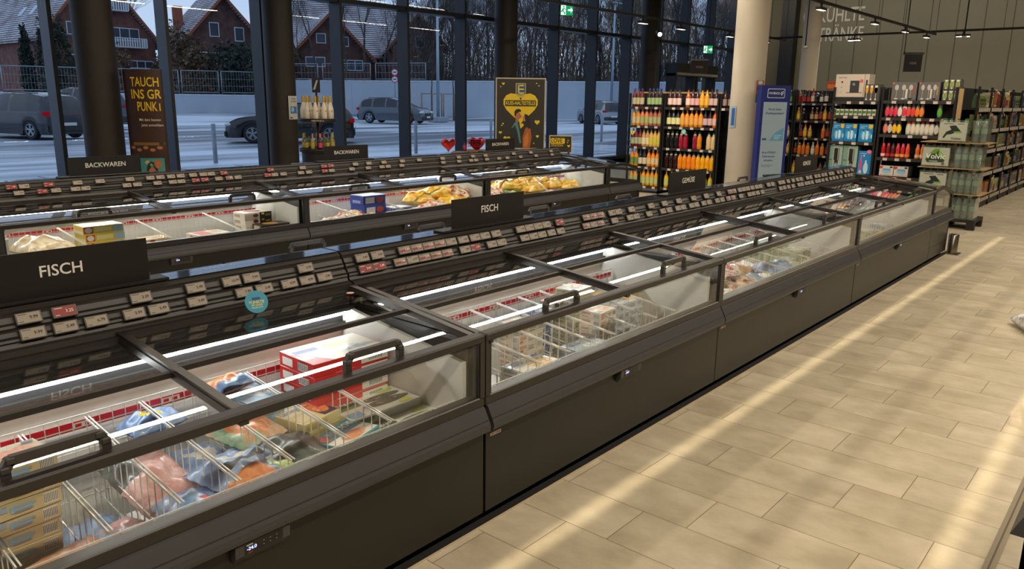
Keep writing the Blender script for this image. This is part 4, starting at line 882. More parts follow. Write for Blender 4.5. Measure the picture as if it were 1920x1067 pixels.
gl = lambda n: [fr('r', 0, 0, 1, 1, '#4a4642')]+[q for k in range(n) for q in (fr('e', .06+k*.9/n, .45, .06+(k+.62)*.9/n, .95, '#e8a020'), fr('r', .06+(k+.04)*.9/n, .80, .06+(k+.58)*.9/n, .93, '#f2e2b0'), fr('r', .06+(k+.26)*.9/n, .12, .06+(k+.36)*.9/n, .48, '#d8cfc0'), fr('e', .06+(k+.1)*.9/n, .06, .06+(k+.52)*.9/n, .15, '#e8e0d0'))]
rbox('glass_set_box', 'grey box with filled beer glasses beside the white carton', 3.68, 3.90, 1.742, .25, .2, '#5a5550', gl(3), x=XR+.0)
for i, (a, b, cc) in enumerate(((3.17, 3.52, 2.08), (2.86, 3.15, 2.08))):
    rbox('glass_set_box', 'grey box with stemmed glasses, %s on the syrup rack' % ('left one' if i == 0 else 'right one'), a, b, 1.757, .27, .2, '#5d5a56',
         [fr('r', .02, .03, .98, .97, '#6a6662')]+[q for k in range(3) for q in (fr('e', .12+k*.28, .55, .28+k*.28, .85, '#bfbab2'), fr('r', .195+k*.28, .12, .205+k*.28, .58, '#d8d4cc'), fr('e', .12+k*.28, .06, .28+k*.28, .13, '#d8d4cc'))]+[fr('r', .56, .1, .64, .62, '#d8d0c2'), fr('r', .86, .3, .90, .75, '#b8402c' if i == 0 else '#c8a02c'), fr('e', .02, .88, .1, .98, '#d8684c')])
for i in range(2):
    for k in range(3):
        rbox('candle_glass_box', 'grey box with a green tumbler picture, %s of the %s layer' % (('left', 'middle', 'right')[k], ('lower', 'upper')[i]), 2.755-.075*k, 2.825-.075*k, 1.757+.155*i, .15, .2, '#55504c', [fr('e', .15, .08, .85, .9, '#d8d8b8'), fr('r', .22, .2, .78, .75, '#8a9a4c'), fr('r', .15, .85, .85, .93, '#efe8dc')], group='boxes with green tumbler pictures')
for k in range(9):
    rbox('tumbler_box', 'small green-topped tumbler pack, %s from the left' % ordn(k+1), 4.31-.068*k-.055, 4.31-.068*k, 1.522, .095, .1, '#b9b8a4', [fr('r', .0, .35, .9, .75, '#4f7f3a'), fr('r', .1, .78, .9, .97, '#dcd8c8'), fr('r', .1, .05, .9, .3, '#cfcbb8')], group='row of green-topped tumbler packs')
bb = [fr('t', .10, .84, .60, .91, '#e8eef2', 'sodastream'), fr('r', .1, .76, .4, .79, '#bcd8ea'), fr('e', .12, .1, .88, .66, '#4aa8dc'), fr('e', .28, .12, .45, .60, '#bfe0f0'), fr('e', .52, .12, .72, .66, '#d8ecf4'), fr('r', .33, .58, .40, .66, '#1c2430'), fr('r', .58, .63, .66, .71, '#1c2430'), fr('p', 0, 0, 0, 0, '#e8b820', [(.68, .78), (.84, .72), (.97, .78), (.97, .97), (.68, .97)]), fr('r', .90, .2, .97, .42, '#e8eef2')]
for k, (a, b) in enumerate(((4.15, 4.33), (3.96, 4.145), (3.72, 3.93))):
    rbox('bottle_set_box', 'bright blue bottle set box, %s of the three on the middle shelf' % ('leftmost', 'middle', 'rightmost')[k], a, b, 1.122, .275, .12, '#1f86c4', bb)
tb = [fr('r', .0, .0, .34, 1, '#7f9c8c'), fr('p', 0, 0, 0, 0, '#9ab4a6', [(.34, 0), (1, 0), (1, 1), (.34, 1)]), fr('r', .42, .50, .78, .90, '#241c1a'), fr('r', .68, .50, .74, .90, '#a89c94'), fr('r', .48, .38, .74, .50, '#2c2624'), fr('e', .40, -.02, .80, .42, '#8c8680'), fr('e', .50, .02, .66, .36, '#c8c2ba'), fr('r', .06, .5, .3, .53, '#4a6258'), fr('r', .02, .03, .22, .10, '#d88a72')]
for k, (a, b) in enumerate(((4.14, 4.36), (3.91, 4.13))):
    rbox('carbonator_box', 'sage green carton with a tall black carbonator, %s' % ('left one', 'right one'), a, b, .585, .47, .2, '#8aa696', tb) if False else None
    rbox('carbonator_box', 'sage green carton with a tall black carbonator, %s' % ('left one', 'right one')[k], a, b, .585, .47, .2, '#8aa696', tb)
rbox('bottle_set_box', 'tall blue box with a pink and a clear bottle beside the sage cartons', 3.70, 3.89, .585, .40, .14, '#1a82c0', [fr('t', .1, .88, .6, .93, '#e8eef2', 'sodastream'), fr('e', .12, .22, .34, .70, '#d8487c'), fr('r', .18, .62, .28, .84, '#e06a94'), fr('e', .10, .08, .36, .26, '#b8d0dc'), fr('e', .45, .12, .82, .56, '#b8dcec'), fr('r', .56, .5, .68, .64, '#cfe6f0'), fr('e', .38, .78, .5, .86, '#e8c8d0'), fr('e', .62, .9, .99, 1.05, '#e87aa0')])
for i in range(3): rbox('boxed_item', 'dark carton on the lowest shelf behind the freezers, %s' % ('left', 'centre', 'right')[i], 3.72+.2*i, 3.9+.2*i, .152, .3, .2, '#3c3a38', [])
GY = '#4a4643'
def sy(b, l, c, k='syrup'): return (k, b, l, c)
rowsS = {4: [(sy(GY, '#e23a4e', GY), 'red'), (sy('#5a1420', '#d83a54', '#3c2a28'), 'dark red'), (sy(GY, '#e2304e', GY), 'crimson'), (sy(GY, '#e8e0d8', GY), 'white and pink'), (sy('#e8e0d8', '#e2304e', GY), 'pink and white'), (sy(GY, '#ea4a40', GY), 'coral'), (sy(GY, '#e83c34', GY), 'scarlet'), (sy(GY, '#ee7a24', GY), 'orange'), (sy(GY, '#f08428', GY), 'bright orange'), None, None, None, (sy(GY, '#5aa83a', '#6a6662'), 'green'), None, None],
         3: [(sy(GY, '#e8806a', GY), 'peach'), (sy('#2c2624', '#cfc4b8', '#c8b8a8'), 'brown'), (sy(GY, '#f0b818', GY), 'yellow'), (sy(GY, '#f2c420', GY), 'lemon yellow'), None, (sy('#cfc6b8', '#dcd4c6', '#d8481c'), 'white and red'), (sy('#cfc6b8', '#e8d4bc', '#e8743c'), 'white and orange'), (sy('#cfc6b8', '#dcd8c0', '#5aa02c'), 'white and green'), (sy('#c8bfae', '#d8d0c2', '#8e1c20'), 'white and dark red'), (sy('#c8bfae', '#d8d0c2', '#b02430'), 'white and ruby'), (sy('#c8bfae', '#d8d0c2', '#1c1a1c'), 'white and black'), (sy('#3c3834', '#c8c0b4', '#1c1a1c'), 'black'), (sy('#c8bfae', '#d8d0c2', '#2438a0'), 'white and blue'), (sy('#c8bfae', '#d8d0c2', '#2c40b0'), 'white and navy')],
         2: [(sy('#c81c24', '#e8d8cc', '#e03c40', 'wavy'), 'red'), (sy('#7a1a18', '#c82c2c', '#c83c3c', 'wavy'), 'dark red'), (sy('#5a1c1a', '#b82c2c', '#2c2422', 'wavy'), 'red and black'), (sy('#c83034', '#e0a83c', '#d8404c', 'wavy'), 'red and yellow'), (sy('#c82c3c', '#e8b040', '#e04c54', 'wavy'), 'red and gold'), (sy('#e8502c', '#f07c3c', '#e85c48', 'wavy'), 'orange red'), None, (sy('#f07c28', '#e8c8b8', '#d8786c', 'wavy'), 'orange and grey'), (sy('#f08430', '#e2c0b0', '#c8706c', 'wavy'), 'orange and pink'), (sy('#9fc02c', '#c8d03c', '#7aa030', 'wavy'), 'lime green'), (sy('#94b82c', '#c0c83c', '#6f9430', 'wavy'), 'leaf green'), (sy('#9cc030', '#c8d440', '#c8583c', 'wavy'), 'green with red cap'), (sy('#a4c83c', '#d0d850', '#8ab03c', 'wavy'), 'pale green')]}
for lv, lst in rowsS.items():
    n = len(lst); st = (3.58-2.68)/n; c = 0
    for i, e in enumerate(lst):
        if e is None: continue
        c += 1; y = 3.58-st*(i+.5)
        sc = 1.0
        for row in range(1):
            o = bottle(e[0], XR+.06+.08*row, y, lv2[lv], '%s syrup bottle, %s from the left, %s row' % (e[1], ordn(c), {4: 'upper', 3: 'middle', 2: 'lower'}[lv]), 'syrup bottles, %s row' % {4: 'upper', 3: 'middle', 2: 'lower'}[lv], rot=-PI/2)
wf = [fr('e', .18, .25, .85, .7, '#9cc4dc'), fr('r', .25, .55, .8, .72, '#6fa4c8'), fr('p', 0, 0, 0, 0, '#d83c3c', [(.0, .7), (.2, .7), (.26, .95), (0, .95)]), fr('e', .72, .78, .95, .95, '#3a3a3c'), fr('r', .1, .08, .9, .14, '#b8b4a8')]
for k in range(2):
    rbox('water_filter_box', 'white box with a blue jug picture, %s in front on the low shelf' % ('left', 'right')[k], 3.36-.21*k, 3.56-.21*k, .625, .155, .06, '#d8d2c4', wf)
    for j in range(3): rbox('water_filter_box', 'white box %s behind the %s jug box' % (ordn(j+1), ('left', 'right')[k]), 3.36-.21*k, 3.56-.21*k, .625, .150, .055, '#b8b2a4', [], x=XR+.10+.065*j)
for k in range(2):
    rbox('filter_cartridge_box', 'small blue and white box on the low shelf, %s' % ('left', 'right')[k], 2.83-.115*k, 2.935-.115*k, .625, .11, .1, '#2f8cc0', [fr('r', 0, .75, 1, 1, '#dcd8cc'), fr('r', .2, .3, .8, .65, '#8fa8b8')])
    rbox('filter_cartridge_box', 'grey blue box standing behind the small blue box, %s' % ('left', 'right')[k], 2.83-.115*k, 2.925-.115*k, .625, .19, .06, '#3c4c68', [], x=XR+.15)
rbox('card_box', 'small beige card box at the right end of the low shelf', 2.70, 2.77, .625, .09, .08, '#c8b49c', [fr('r', .2, .2, .8, .5, '#a88c74')])
# wooden upright at the right end of the rack
w = MB(); w.box(XR-.02, XR+.03, 2.545, 2.60, .02, 1.93, mat('#a88858', .5, var=.1, vscale=4.)); tag(w.build('wooden_post'), 'pale wooden post at the right end of the syrup rack', 'post')
for k in range(4): rbox('magazine', 'thin grey and white folder on the rack end, %s from the left' % ordn(k+1), 2.53-.03*k-.02, 2.53-.03*k, 1.60, .38, .2, '#c8c2b6', [], cat='folder', group='folders on the rack end', x=XR+.1) if False else None

# ------------------------------------------------------------------ dark rack behind the banner stand
XD = 17.0
lvD = [.2, .62, .98, 1.34, 1.70]
rack('distant dark rack of spirits, left bay', XD, 6.55, 7.55, lvD, htop=1.98, seed=12); rack('distant dark rack of spirits, right bay', XD, 5.55, 6.53, lvD, htop=1.98, seed=13)
q = random.Random(5)
pal = [('#8a2c1c', '#e0c8a0', 'reddish'), ('#1c1a16', '#d8cfc0', 'black'), ('#e08a1c', '#e86a1c', 'orange'), ('#2c6a3a', '#8ac03c', 'green'), ('#5a2c14', '#c8a070', 'brown'), ('#c8b8a0', '#e8e0d0', 'white'), ('#c89020', '#e8c040', 'amber'), ('#1a1614', '#a83028', 'dark')]
for lv in range(5):
    for b in range(2):
        y = (7.48 if b == 0 else 6.47); c = 0
        while y > (6.62 if b == 0 else 5.62):
            if q.random() < .85:
                c += 1; p = pal[q.randrange(8)]
                bottle((q.choice(['glass', 'juice', 'pet']), p[0], p[1], q.choice(['#1c1a18', '#c8b890', '#a82c24'])), XD+.07, y, lvD[lv], '%s bottle, %s from left, %s shelf of the %s spirits bay' % (p[2], ordn(c), LVN[lv], ('left', 'right')[b]), 'bottles in the distant spirits rack')
            y -= q.uniform(.085, .11)
rbox('display_box', 'orange display box on top of the distant spirits rack', 5.6, 5.92, 1.99, .16, .2, '#c8481c', [fr('r', .05, .1, .95, .6, '#e8821c')], x=XD+.05)
# ------------------------------------------------------------------ long shelf wall running along the right aisle
YS = 2.52; XS0 = 13.9
names3 = [('bottle', 'bottle'), ('carton', 'box'), ('pouch', 'bag')]
lvF = [.17, .60, .98, 1.32, 1.66]
q = random.Random(21); gi = {k: 0 for k in range(5)}
colsF = ['#8f7428', '#3c5234', '#7c2e24', '#a89f8e', '#2e3a6c', '#4a2c1e', '#9c5a24', '#6c7a3a', '#6a6862', '#3a505c', '#8a4a4c', '#7c6040', '#1c1a18', '#9a9660']
cn = ['golden', 'green', 'red', 'white', 'blue', 'brown', 'orange', 'lime', 'grey', 'teal blue', 'pink', 'tan', 'black', 'pale yellow']
for bay in range(9):
    x0 = XS0+1.0*bay; t = thing('shelf_rack', 'black shelf bay of the long drinks shelf, %s from the near end' % ordn(bay+1), 'rack', (x0, YS, 0), 0, 'bays of the long drinks shelf')
    u = MB()
    for x in (0, .97): u = MB(); u.box(x, x+.03, 0, .03, 0, 1.98, RK); u.box(x, x+.03, .42, .45, 0, 1.98, RK); u.box(x, x+.03, .0, .45, 0, .05, RK); u.build('upright', t)
    b = MB(); b.box(0, 1, .44, .45, 0, 1.98, mat('#0f0d0b', .6)); b.build('back_panel', t); b = MB(); b.box(.03, .97, .01, .44, .0, .10, RK); b.build('plinth', t)
    for z in lvF:
        s = MB(); s.box(.03, .97, .0, .44, z-.03, z-.004, RK); s.box(.03, .97, -.01, 0, z-.045, z, RKE)
        for k in range(8): s.box(.07+.112*k, .12+.112*k, -.014, -.01, z-.06, z, TICK)
        s.build('shelf', t)
    for lv, z in enumerate(lvF):
        x = x0+.07; kind = q.randrange(3); ci = q.randrange(14); left = q.randint(2, 4)
        while x < x0+.94:
            if left == 0: kind = q.randrange(3); ci = q.randrange(14); left = q.randint(2, 4)
            left -= 1; gi[lv] += 1; wd = (.085, .11, .12)[kind]
            lb = '%s %s, %s along the %s shelf of the long drinks shelf' % (cn[ci], names3[kind][0], ordn(gi[lv]), LVN[lv])
            if kind == 0: bottle((q.choice(['glass', 'juice', 'pet']), colsF[ci], colsF[(ci+3) % 14], '#d8c8a0'), x, YS+.06, z, lb, '%s shelf of the long drinks shelf' % LVN[lv])
            elif kind == 1:
                o = put_pack('drink_carton', 'cf%d' % ci, (.10, .08, .24), colsF[ci], [('front', 'r', .1, .35, .9, .8, colsF[(ci+4) % 14]), ('front', 'r', .1, .1, .9, .2, '#d8d0c0')], (x, YS+.06, z), 0, lb, 'carton', '%s shelf of the long drinks shelf' % LVN[lv])
            else:
                key = 'pouch%d' % ci
                if key not in _BX:
                    m = MB(); prof = [(-.03, 0), (.03, 0), (.035, .08), (.025, .18), (.004, .22), (-.004, .22), (-.025, .18), (-.035, .08)]
                    m.prism(prof, -.05, .05, mat(colsF[ci], .35, 0, .3)); m.quad([(-.035, -.0358, .05), (.035, -.0358, .05), (.035, -.032, .14), (-.035, -.032, .14)], mat(colsF[(ci+5) % 14], .4)); oo = m.build('p'); _BX[key] = oo.data; bpy.data.objects.remove(oo)
                o = bpy.data.objects.new('drink_pouch', _BX[key]); COL.objects.link(o); o.location = (x, YS+.06, z); tag(o, lb, 'bag', '%s shelf of the long drinks shelf' % LVN[lv])
            x += wd
# ------------------------------------------------------------------ luminaires and tracks
BLK = mat('#0d0c0b', .5)
for i, (y, x0, x1, z, wt) in enumerate(LINES):
    t = thing('linear_luminaire', 'long ceiling luminaire %s' % ('added out of view above the main aisle', 'above the second aisle')[i], 'lamp', (x0, y, z))
    m = MB(); m.box(0, x1-x0, -.05, .05, 0, .08, BLK); m.build('housing', t); m = MB()
    k = .5
    while k < x1-x0: m.bar((k, 0, .08), (k, 0, 5.59-z), .006, .006, BLK); k += 3
    m.build('suspension_wire', t)
def track(label, a, b, heads, bright=()):
    t = thing('light_track', label, 'light track', a); d = Vector(b)-Vector(a); m = MB(); m.bar((0, 0, 0), d, .05, .05, BLK); m.build('rail', t)
    m = MB(); n = max(2, int(d.length/2.5))
    for k in range(n+1):
        p = d*(k/n); m.bar(p, p+Vector((0, 0, 5.6-a[2])), .008, .008, BLK)
    m.build('suspension_wire', t)
    u = d.normalized()
    for k, (s, e) in enumerate(heads):
        p = Vector(a)+u*s; h = thing('track_lamp', 'black track lamp on %s, %s along' % (label.split('track ')[-1] if 'track ' in label else label, ordn(k+1)), 'lamp', tuple(p))
        m = MB(); m.bar((0, 0, 0), (0, 0, -.09), .03, .03, BLK); q = u*.16
        m.bar(-q+Vector((0, 0, -.12)), q+Vector((0, 0, -.12)), .10, .05, BLK); m.build('lamp_body', h)
        m = MB(); m.bar(-q*.9+Vector((0, 0, -.147)), q*.9+Vector((0, 0, -.147)), .08, .006, emit('#fff0d0', e)); m.build('lens', h)
track('suspended light track along the window columns', (11.5, 9.5, 3.50), (23.5, 9.5, 3.50), [(4.0, 3), (5.7, 3), (8.3, 3), (10.6, 3)])
track('suspended light track running toward the wall lettering', (14.5, 5.6, 3.54), (24, 5.6, 3.54), [(.9, 3), (4.2, 3), (6.6, 4), (8.6, 4)])
track('suspended light track across the drinks department', (22.6, 9.6, 3.5), (22.6, -2, 3.5), [(2.35, 60), (4.95, 60), (7.4, 3), (9.5, 3)])
area('track_lamp_light', (22.6, 7.2, 3.3), .3, .1, 60); area('track_lamp_light', (22.6, 4.65, 3.3), .3, .1, 60)
area('added_wall_fill', (24.2, 6.5, 5.2), .2, 12, 150, rot=(0, math.radians(-42), 0))  # fill added out of view to brighten the dark back wall
def spotlamp(p, tg, label):
    t = thing('spotlight', label, 'lamp', p); d = (Vector(tg)-Vector(p)).normalized(); m = MB()
    m.tube([(0, 0, 0), d*.2], .055, BLK, 14); m.bar((0, 0, 0), (0, 0, 3.48-p[2]), .02, .02, BLK); m.build('lamp_body', t)
    m = MB(); m.tube([d*.2, d*.206], .045, emit('#fff4dc', 25), 14); m.build('lens', t)
spotlamp((16.15, 9.5, 3.22), (14.4, 7.8, 2.4), 'round spotlight with bright lens in front of the fourth dark column')
spotlamp((20.3, 9.5, 3.14), (19.0, 8.3, 2.6), 'round spotlight beside the entrance exit sign')
def pendant(p, label):
    t = thing('ceiling_sensor', label, 'sensor', p); m = MB(); m.tube([(0, 0, .03), (0, 0, 5.6-p[2])], .012, BLK, 6); m.build('rod', t)
    m = MB(); m.lathe([(.0, -.02), (.05, -.01), (.055, .02), (.03, .04)], mat('#b8b0a0', .5), n=16); m.build('sensor_head', t)
pendant((17.3, 6.55, 2.85), 'white sensor on a rod between the two cream columns'); pendant((17.6, 3.6, 2.96), 'white sensor on a rod above the syrup rack')

# ------------------------------------------------------------------ hanging signs
def facing(p, extra=0.):   # rotation about z so that local -y looks back along the aisle toward the shop entrance
    return YAW-PI/2+extra
def panel(name, label, cat, p, w, h, rot, build, thick=.02, base=None, frame=None):
    t = thing(name, label, cat, p, rot); m = MB(); m.box(-w/2, w/2, 0, thick, 0, h, frame or mat(base or '#1a1816', .5)); m.build('panel', t)
    g = MB(); build(g, w, h); g.build('print', t); return t
def D(g, pts, col, lay=1, **k): g.decal((0, 0, 0), (1, 0, 0), (0, 0, 1), pts, mat(col, .5) if isinstance(col, str) else col, .0006*lay)
def Tx(g, s, x, z, size, col, lay=3, width=None): g.text(s, (x, 0, z), (1, 0, 0), (0, 0, 1), size, mat(col, .5) if isinstance(col, str) else col, .0006*lay, width)
GE = emit('#1f9a5c', 1.1); WE = emit('#e8fff4', 1.3)
def exitp(g, w, h):
    D(g, rect(-w/2+.01, .01, w/2-.01, h-.01), GE, 1); D(g, rect(-w/2+.02, .02, -.02, h-.02), WE, 2)
    D(g, [(.02, h*.42), (w*.28, h*.42), (w*.28, h*.25), (w*.45, h*.5), (w*.28, h*.75), (w*.28, h*.58), (.02, h*.58)], WE, 2)
    cx = -w*.26; D(g, ell(cx+.01, h*.78, .016, .018), GE, 3); D(g, [(cx-.03, h*.62), (cx+.02, h*.68), (cx+.05, h*.55), (cx+.04, h*.52), (cx+.012, h*.6), (cx+.005, h*.42), (cx+.04, h*.3), (cx+.035, h*.12), (cx+.015, h*.12), (cx+.018, h*.27), (cx-.02, h*.4), (cx-.06, h*.22), (cx-.075, h*.27), (cx-.035, h*.45), (cx-.02, h*.55)][::-1], GE, 3)
t = panel('exit_sign', 'green and white exit sign with running figure high on the glazing', 'exit sign', (13.1, 9.80, 3.33), .27, .22, YAW-PI/2, exitp, .04); m = MB(); m.box(-.15, .15, 0, .05, .22, .26, mat('#8a8478', .5)); m.bar((0, .02, .26), (0, .02, 2.27), .012, .012, BLK); m.build('housing', t)
t = panel('exit_sign', 'green exit sign partly hidden by the spotlight above the entrance', 'exit sign', (20.3, 10.35, 2.98), .27, .22, YAW-PI/2, exitp, .04); m = MB(); m.bar((0, .02, .22), (0, .02, 2.6), .012, .012, BLK); m.build('housing', t)
def brown(txt):
    def f(g, w, h): Tx(g, txt, 0, h*.5, .075, '#a89c88', 3, width=w*.4)
    return f
t = panel('hanging_sign', 'dark brown hanging sign in front of the entrance doors', 'sign', (19.3, 10.05, 2.42), .44, .33, YAW-PI/2, brown('EINGANG'), .03, '#241a12'); m = MB(); m.box(-.22, .22, -.01, .03, .33, .37, mat('#8f8b82', .5)); m.bar((-.18, .0, .37), (-.18, .0, 3.1), .008, .008, BLK); m.bar((.18, .0, .37), (.18, .0, 3.1), .008, .008, BLK); m.build('hanger', t)
t = panel('hanging_sign', 'dark hanging sign with bracket above the syrup rack', 'sign', (19.2, 4.86, 2.40), .36, .36, YAW-PI/2-.25, brown('WEINE'), .03, '#1c1713'); m = MB(); m.box(-.22, .2, -.01, .03, .36, .41, mat('#4a453c', .5)); m.bar((-.2, .0, .36), (-.2, .0, 3.1), .02, .02, BLK); m.build('hanger', t)
def ext(g, w, h): D(g, rect(.01-w/2, .01, w/2-.01, h-.01), '#8f2a1c', 1); D(g, rect(-.03, .08, .03, h*.62), '#d8cabc', 2); D(g, rect(-.012, h*.62, .012, h*.78), '#d8cabc', 2)
panel('fire_extinguisher_sign', 'small red extinguisher sign left of the cream column top', 'sign', (25.62, 11.97, 2.3), .2, .42, 0, ext, .02)

# ------------------------------------------------------------------ banner stand, blue
def rounded(x0, y0, x1, y1, r, n=5):
    o = []
    for cx, cy, a in ((x1-r, y1-r, 0), (x0+r, y1-r, 90), (x0+r, y0+r, 180), (x1-r, y0+r, 270)):
        for k in range(n+1): t = math.radians(a+90*k/n); o.append((cx+r*math.cos(t), cy+r*math.sin(t)))
    return o
NB = '#10246e'; LBL = '#9db4c4'; MB_ = '#2a4f8e'
def pay(g, w, h):
    D(g, rounded(-.14, h-.19, .14, h-.05, .02), '#dfe6f2', 1); D(g, rounded(-.132, h-.182, .132, h-.058, .016), NB, 2); Tx(g, 'PAYBACK', -.03, h-.12, .045, '#e8eef8', 4, width=.17)
    for a, b in ((.085, -.105), (.105, -.12), (.09, -.14), (.11, -.095), (.075, -.125)): D(g, ell(a, h+b, .009, .009, 10), '#e8eef8', 3)
    D(g, rect(-.19, .06, .19, h-.25), LBL, 1)
    Tx(g, 'Noch kein', 0, h-.36, .05, '#1c3a7a'); Tx(g, '»Punktesammler«?', 0, h-.42, .05, '#1c3a7a', width=.30)
    D(g, [(-.06, h-.84), (.17, h-.84), (.17, h-.64), (.12, h-.66), (.03, h-.72)], '#5fa0c8', 2)
    for k in range(3): D(g, rect(.02, h-.76-.025*k, .14-.02*k, h-.752-.025*k), '#c8dce8', 3)
    D(g, rect(-.17, h-.83, -.10, h-.80), MB_, 3)
    for k, s in enumerate(('Bei uns PAYBACK', 'Punkte sammeln', 'und sparen.')): Tx(g, s, -.04, h-1.02-.06*k, .045, '#1c3a7a', width=(.22, .20, .15)[k])
    D(g, rect(-.15, h-1.22, .05, h-1.215), MB_, 2); D(g, rect(-.15, h-1.24, .0, h-1.235), MB_, 2)
    D(g, [(x, z) for x, z in ell(-.01, .40, .14, .16, 24) if z > .26], '#5fa0c8', 2)
    q = random.Random(4)
    for k in range(34):
        a = q.uniform(-.09, .09); z = .28+q.uniform(0, .16)*(1-abs(a)/.12); D(g, ell(a-.01, z, .014, .014, 8), ('#1c3a7a', '#3f6aa8')[k % 2], 3+k % 3)
t = panel('banner_stand', 'tall dark blue banner stand with a pale panel right of the cream column', 'banner stand', (12.02, 4.93, 0.03), .47, 1.93, YAW-PI/2+.12, pay, .16, frame=mat('#0f1f78', .4)); m = MB(); m.box(-.27, .27, -.08, .24, -.03, .0, BLK); m.build('base', t)

# ------------------------------------------------------------------ heart poster and friends (window side of the back island)
YE = '#e0bc1c'; DKP = '#2c261e'
def kuss(g, w, h):
    D(g, rect(-w/2+.02, .02, w/2-.02, h-.02), DKP, 1); D(g, heart(0, h*.60, .60), YE, 2)
    D(g, rect(-.085, h-.33, .085, h-.09), '#d8c030', 3); D(g, rect(-.075, h-.32, .075, h-.10), '#1f4c94', 4); Tx(g, 'EDEKA', 0, h-.295, .035, '#e8d23c', 6, width=.11); D(g, rect(-.075, h-.32, .075, h-.275), '#d8c030', 5); Tx(g, 'EDEKA', 0, h-.297, .032, '#2c3a5c', 7, width=.115)
    for z0, z1, x0, x1 in ((h-.265, h-.24, -.05, .055), (h-.20, h-.178, -.03, .055), (h-.14, h-.115, -.05, .055)): D(g, rect(x0, z0, x1, z1), '#d8c030', 6)
    D(g, rect(-.05, h-.265, -.025, h-.115), '#d8c030', 6)
    D(g, rect(-.265, h*.605, .265, h*.605+.10), DKP, 5); Tx(g, 'KUSS-HALTESTELLE', 0, h*.605+.05, .085, '#e8cc2c', 7, width=.50)
    # two figures: generic, flat colour print
    D(g, [(-.17, .02), (-.17, .30), (-.13, .42), (-.08, .47), (-.02, .47), (.0, .36), (.03, .02)], '#22241f', 6)
    D(g, [(-.15, .36), (-.10, .45), (-.05, .47), (-.01, .30), (.02, .10), (-.01, .10), (-.05, .30), (-.09, .41), (-.13, .36)], '#4f7a80', 7)
    D(g, ell(-.045, .565, .048, .066), '#b0714a', 8); D(g, [(-.02, .60), (.015, .575), (.028, .56), (.012, .535), (-.02, .52)], '#b0714a', 8); D(g, [(-.10, .56), (-.105, .63), (-.08, .67), (-.03, .685), (.01, .66), (.01, .635), (-.03, .63), (-.07, .60), (-.08, .56)], '#1c1512', 9); D(g, [(-.09, .50), (-.03, .50), (-.02, .46), (-.08, .46)], '#a0643f', 7)
    D(g, [(.05, .02), (.04, .20), (.09, .36), (.14, .38), (.18, .34), (.20, .20), (.17, .02)], '#a85a22', 8); D(g, [(.06, .05), (.07, .18), (.13, .30), (.15, .14), (.12, .04)], '#c87838', 9)
    D(g, ell(.075, .525, .035, .052), '#b87a58', 9); D(g, [(.07, .60), (.12, .585), (.165, .54), (.18, .40), (.15, .34), (.10, .40), (.085, .48), (.075, .54)], '#211916', 10)
    for x, z, s in ((-.30, h-.10, .05), (-.345, h-.15, .025), (.27, h-.09, .025), (.31, h-.13, .028), (.29, .46, .09), (.30, .22, .055), (.24, .10, .025), (-.30, .43, .03), (-.32, .40, .025), (-.345, .28, .055), (-.23, .17, .12), (.01, .40, .10)): D(g, heart(x, z, s), '#d8cc2c' if s < .06 else YE, 4)
AY = YAW-PI/2
t = panel('poster_stand', 'large dark poster with a big yellow heart and two kissing figures', 'poster', (10.55, 8.83, .86), .86, 1.20, AY, kuss, .05, frame=mat('#b8a890', .5))
m = MB(); m.box(-.30, -.26, .0, .05, -.83, 0, BLK); m.box(.26, .30, .0, .05, -.83, 0, BLK); m.box(-.35, .35, -.12, .2, -.86, -.83, BLK); m.build('stand', t)
def love(g, w, h):
    D(g, rect(-w/2+.015, .015, w/2-.015, h-.015), DKP, 1); D(g, rounded(-w/2+.02, h*.52, w*.18, h*.85, .02), YE, 2); Tx(g, 'LOVE', -.07, h*.69, .105, '#241f18', 4, width=.19); Tx(g, 'STATION', -.06, h*.42, .05, YE, 4, width=.20)
    for x, z, s in ((.13, h*.72, .025), (.12, h*.6, .025), (.14, h*.4, .05)): D(g, heart(x, z, s), YE, 3)
t = panel('poster_stand', 'small framed LOVE sign right of the heart poster', 'poster', (11.02, 8.30, .80), .40, .30, AY, love, .04, frame=mat('#c8b890', .5)); m = MB(); m.box(-.04, .04, 0, .04, -.77, 0, BLK); m.box(-.15, .15, -.1, .14, -.80, -.77, BLK); m.build('stand', t)
WD = mat('#8a5c34', .5, var=.2, vscale=5.)
t = thing('display_table', 'small wooden table carrying the red heart gifts', 'table', (9.42, 8.95, 0), AY)
m = MB(); m.box(-.30, .30, -.22, .22, .80, .85, WD); m.build('table_top', t)
for x in (-.26, .22):
    for y in (-.18, .14): m = MB(); m.box(x, x+.04, y, y+.04, 0, .80, WD); m.build('leg', t)
m = MB(); m.box(-.14, .16, -.10, .10, 0, .035, WD); tag(m.build('wooden_board', loc=(9.50, 8.90, .852), rot=AY), 'thick wooden board under the dark red heart gift', 'board')
def heart_solid(name, label, p, w, d, m_, rot, dots=None):
    pts = heart(0, 0, w, 28); b = MB(); lay = [(-d/2, .78), (-d*.38, .95), (0, 1.04), (d*.38, .95), (d/2, .78)]; vs = []
    for y, s in lay: vs += [(x*s, y, z*s) for x, z in pts]
    n = len(pts); fs = [(i*n+k, i*n+(k+1) % n, (i+1)*n+(k+1) % n, (i+1)*n+k) for i in range(4) for k in range(n)]+[tuple(range(n)), tuple(range(4*n, 5*n))[::-1]]
    b.add(vs, [f[::-1] for f in fs], m_, True)
    if dots:
        for i in range(7):
            for j in range(4): b.lathe([(0, .012), (.012, .006), (.015, 0), (.012, -.006), (0, -.012)], dots, c=(-.12+.035*i, -d/2-.006, -.04+.035*j), n=8)
    o = b.build(name, loc=p, rot=rot); return tag(o, label, 'gift')
heart_solid('heart_balloon', 'glossy bright red heart at the left end of the gift table', (9.13, 9.17, .98), .24, .15, mat('#d81c1c', .12, 0, .8), AY+.3)
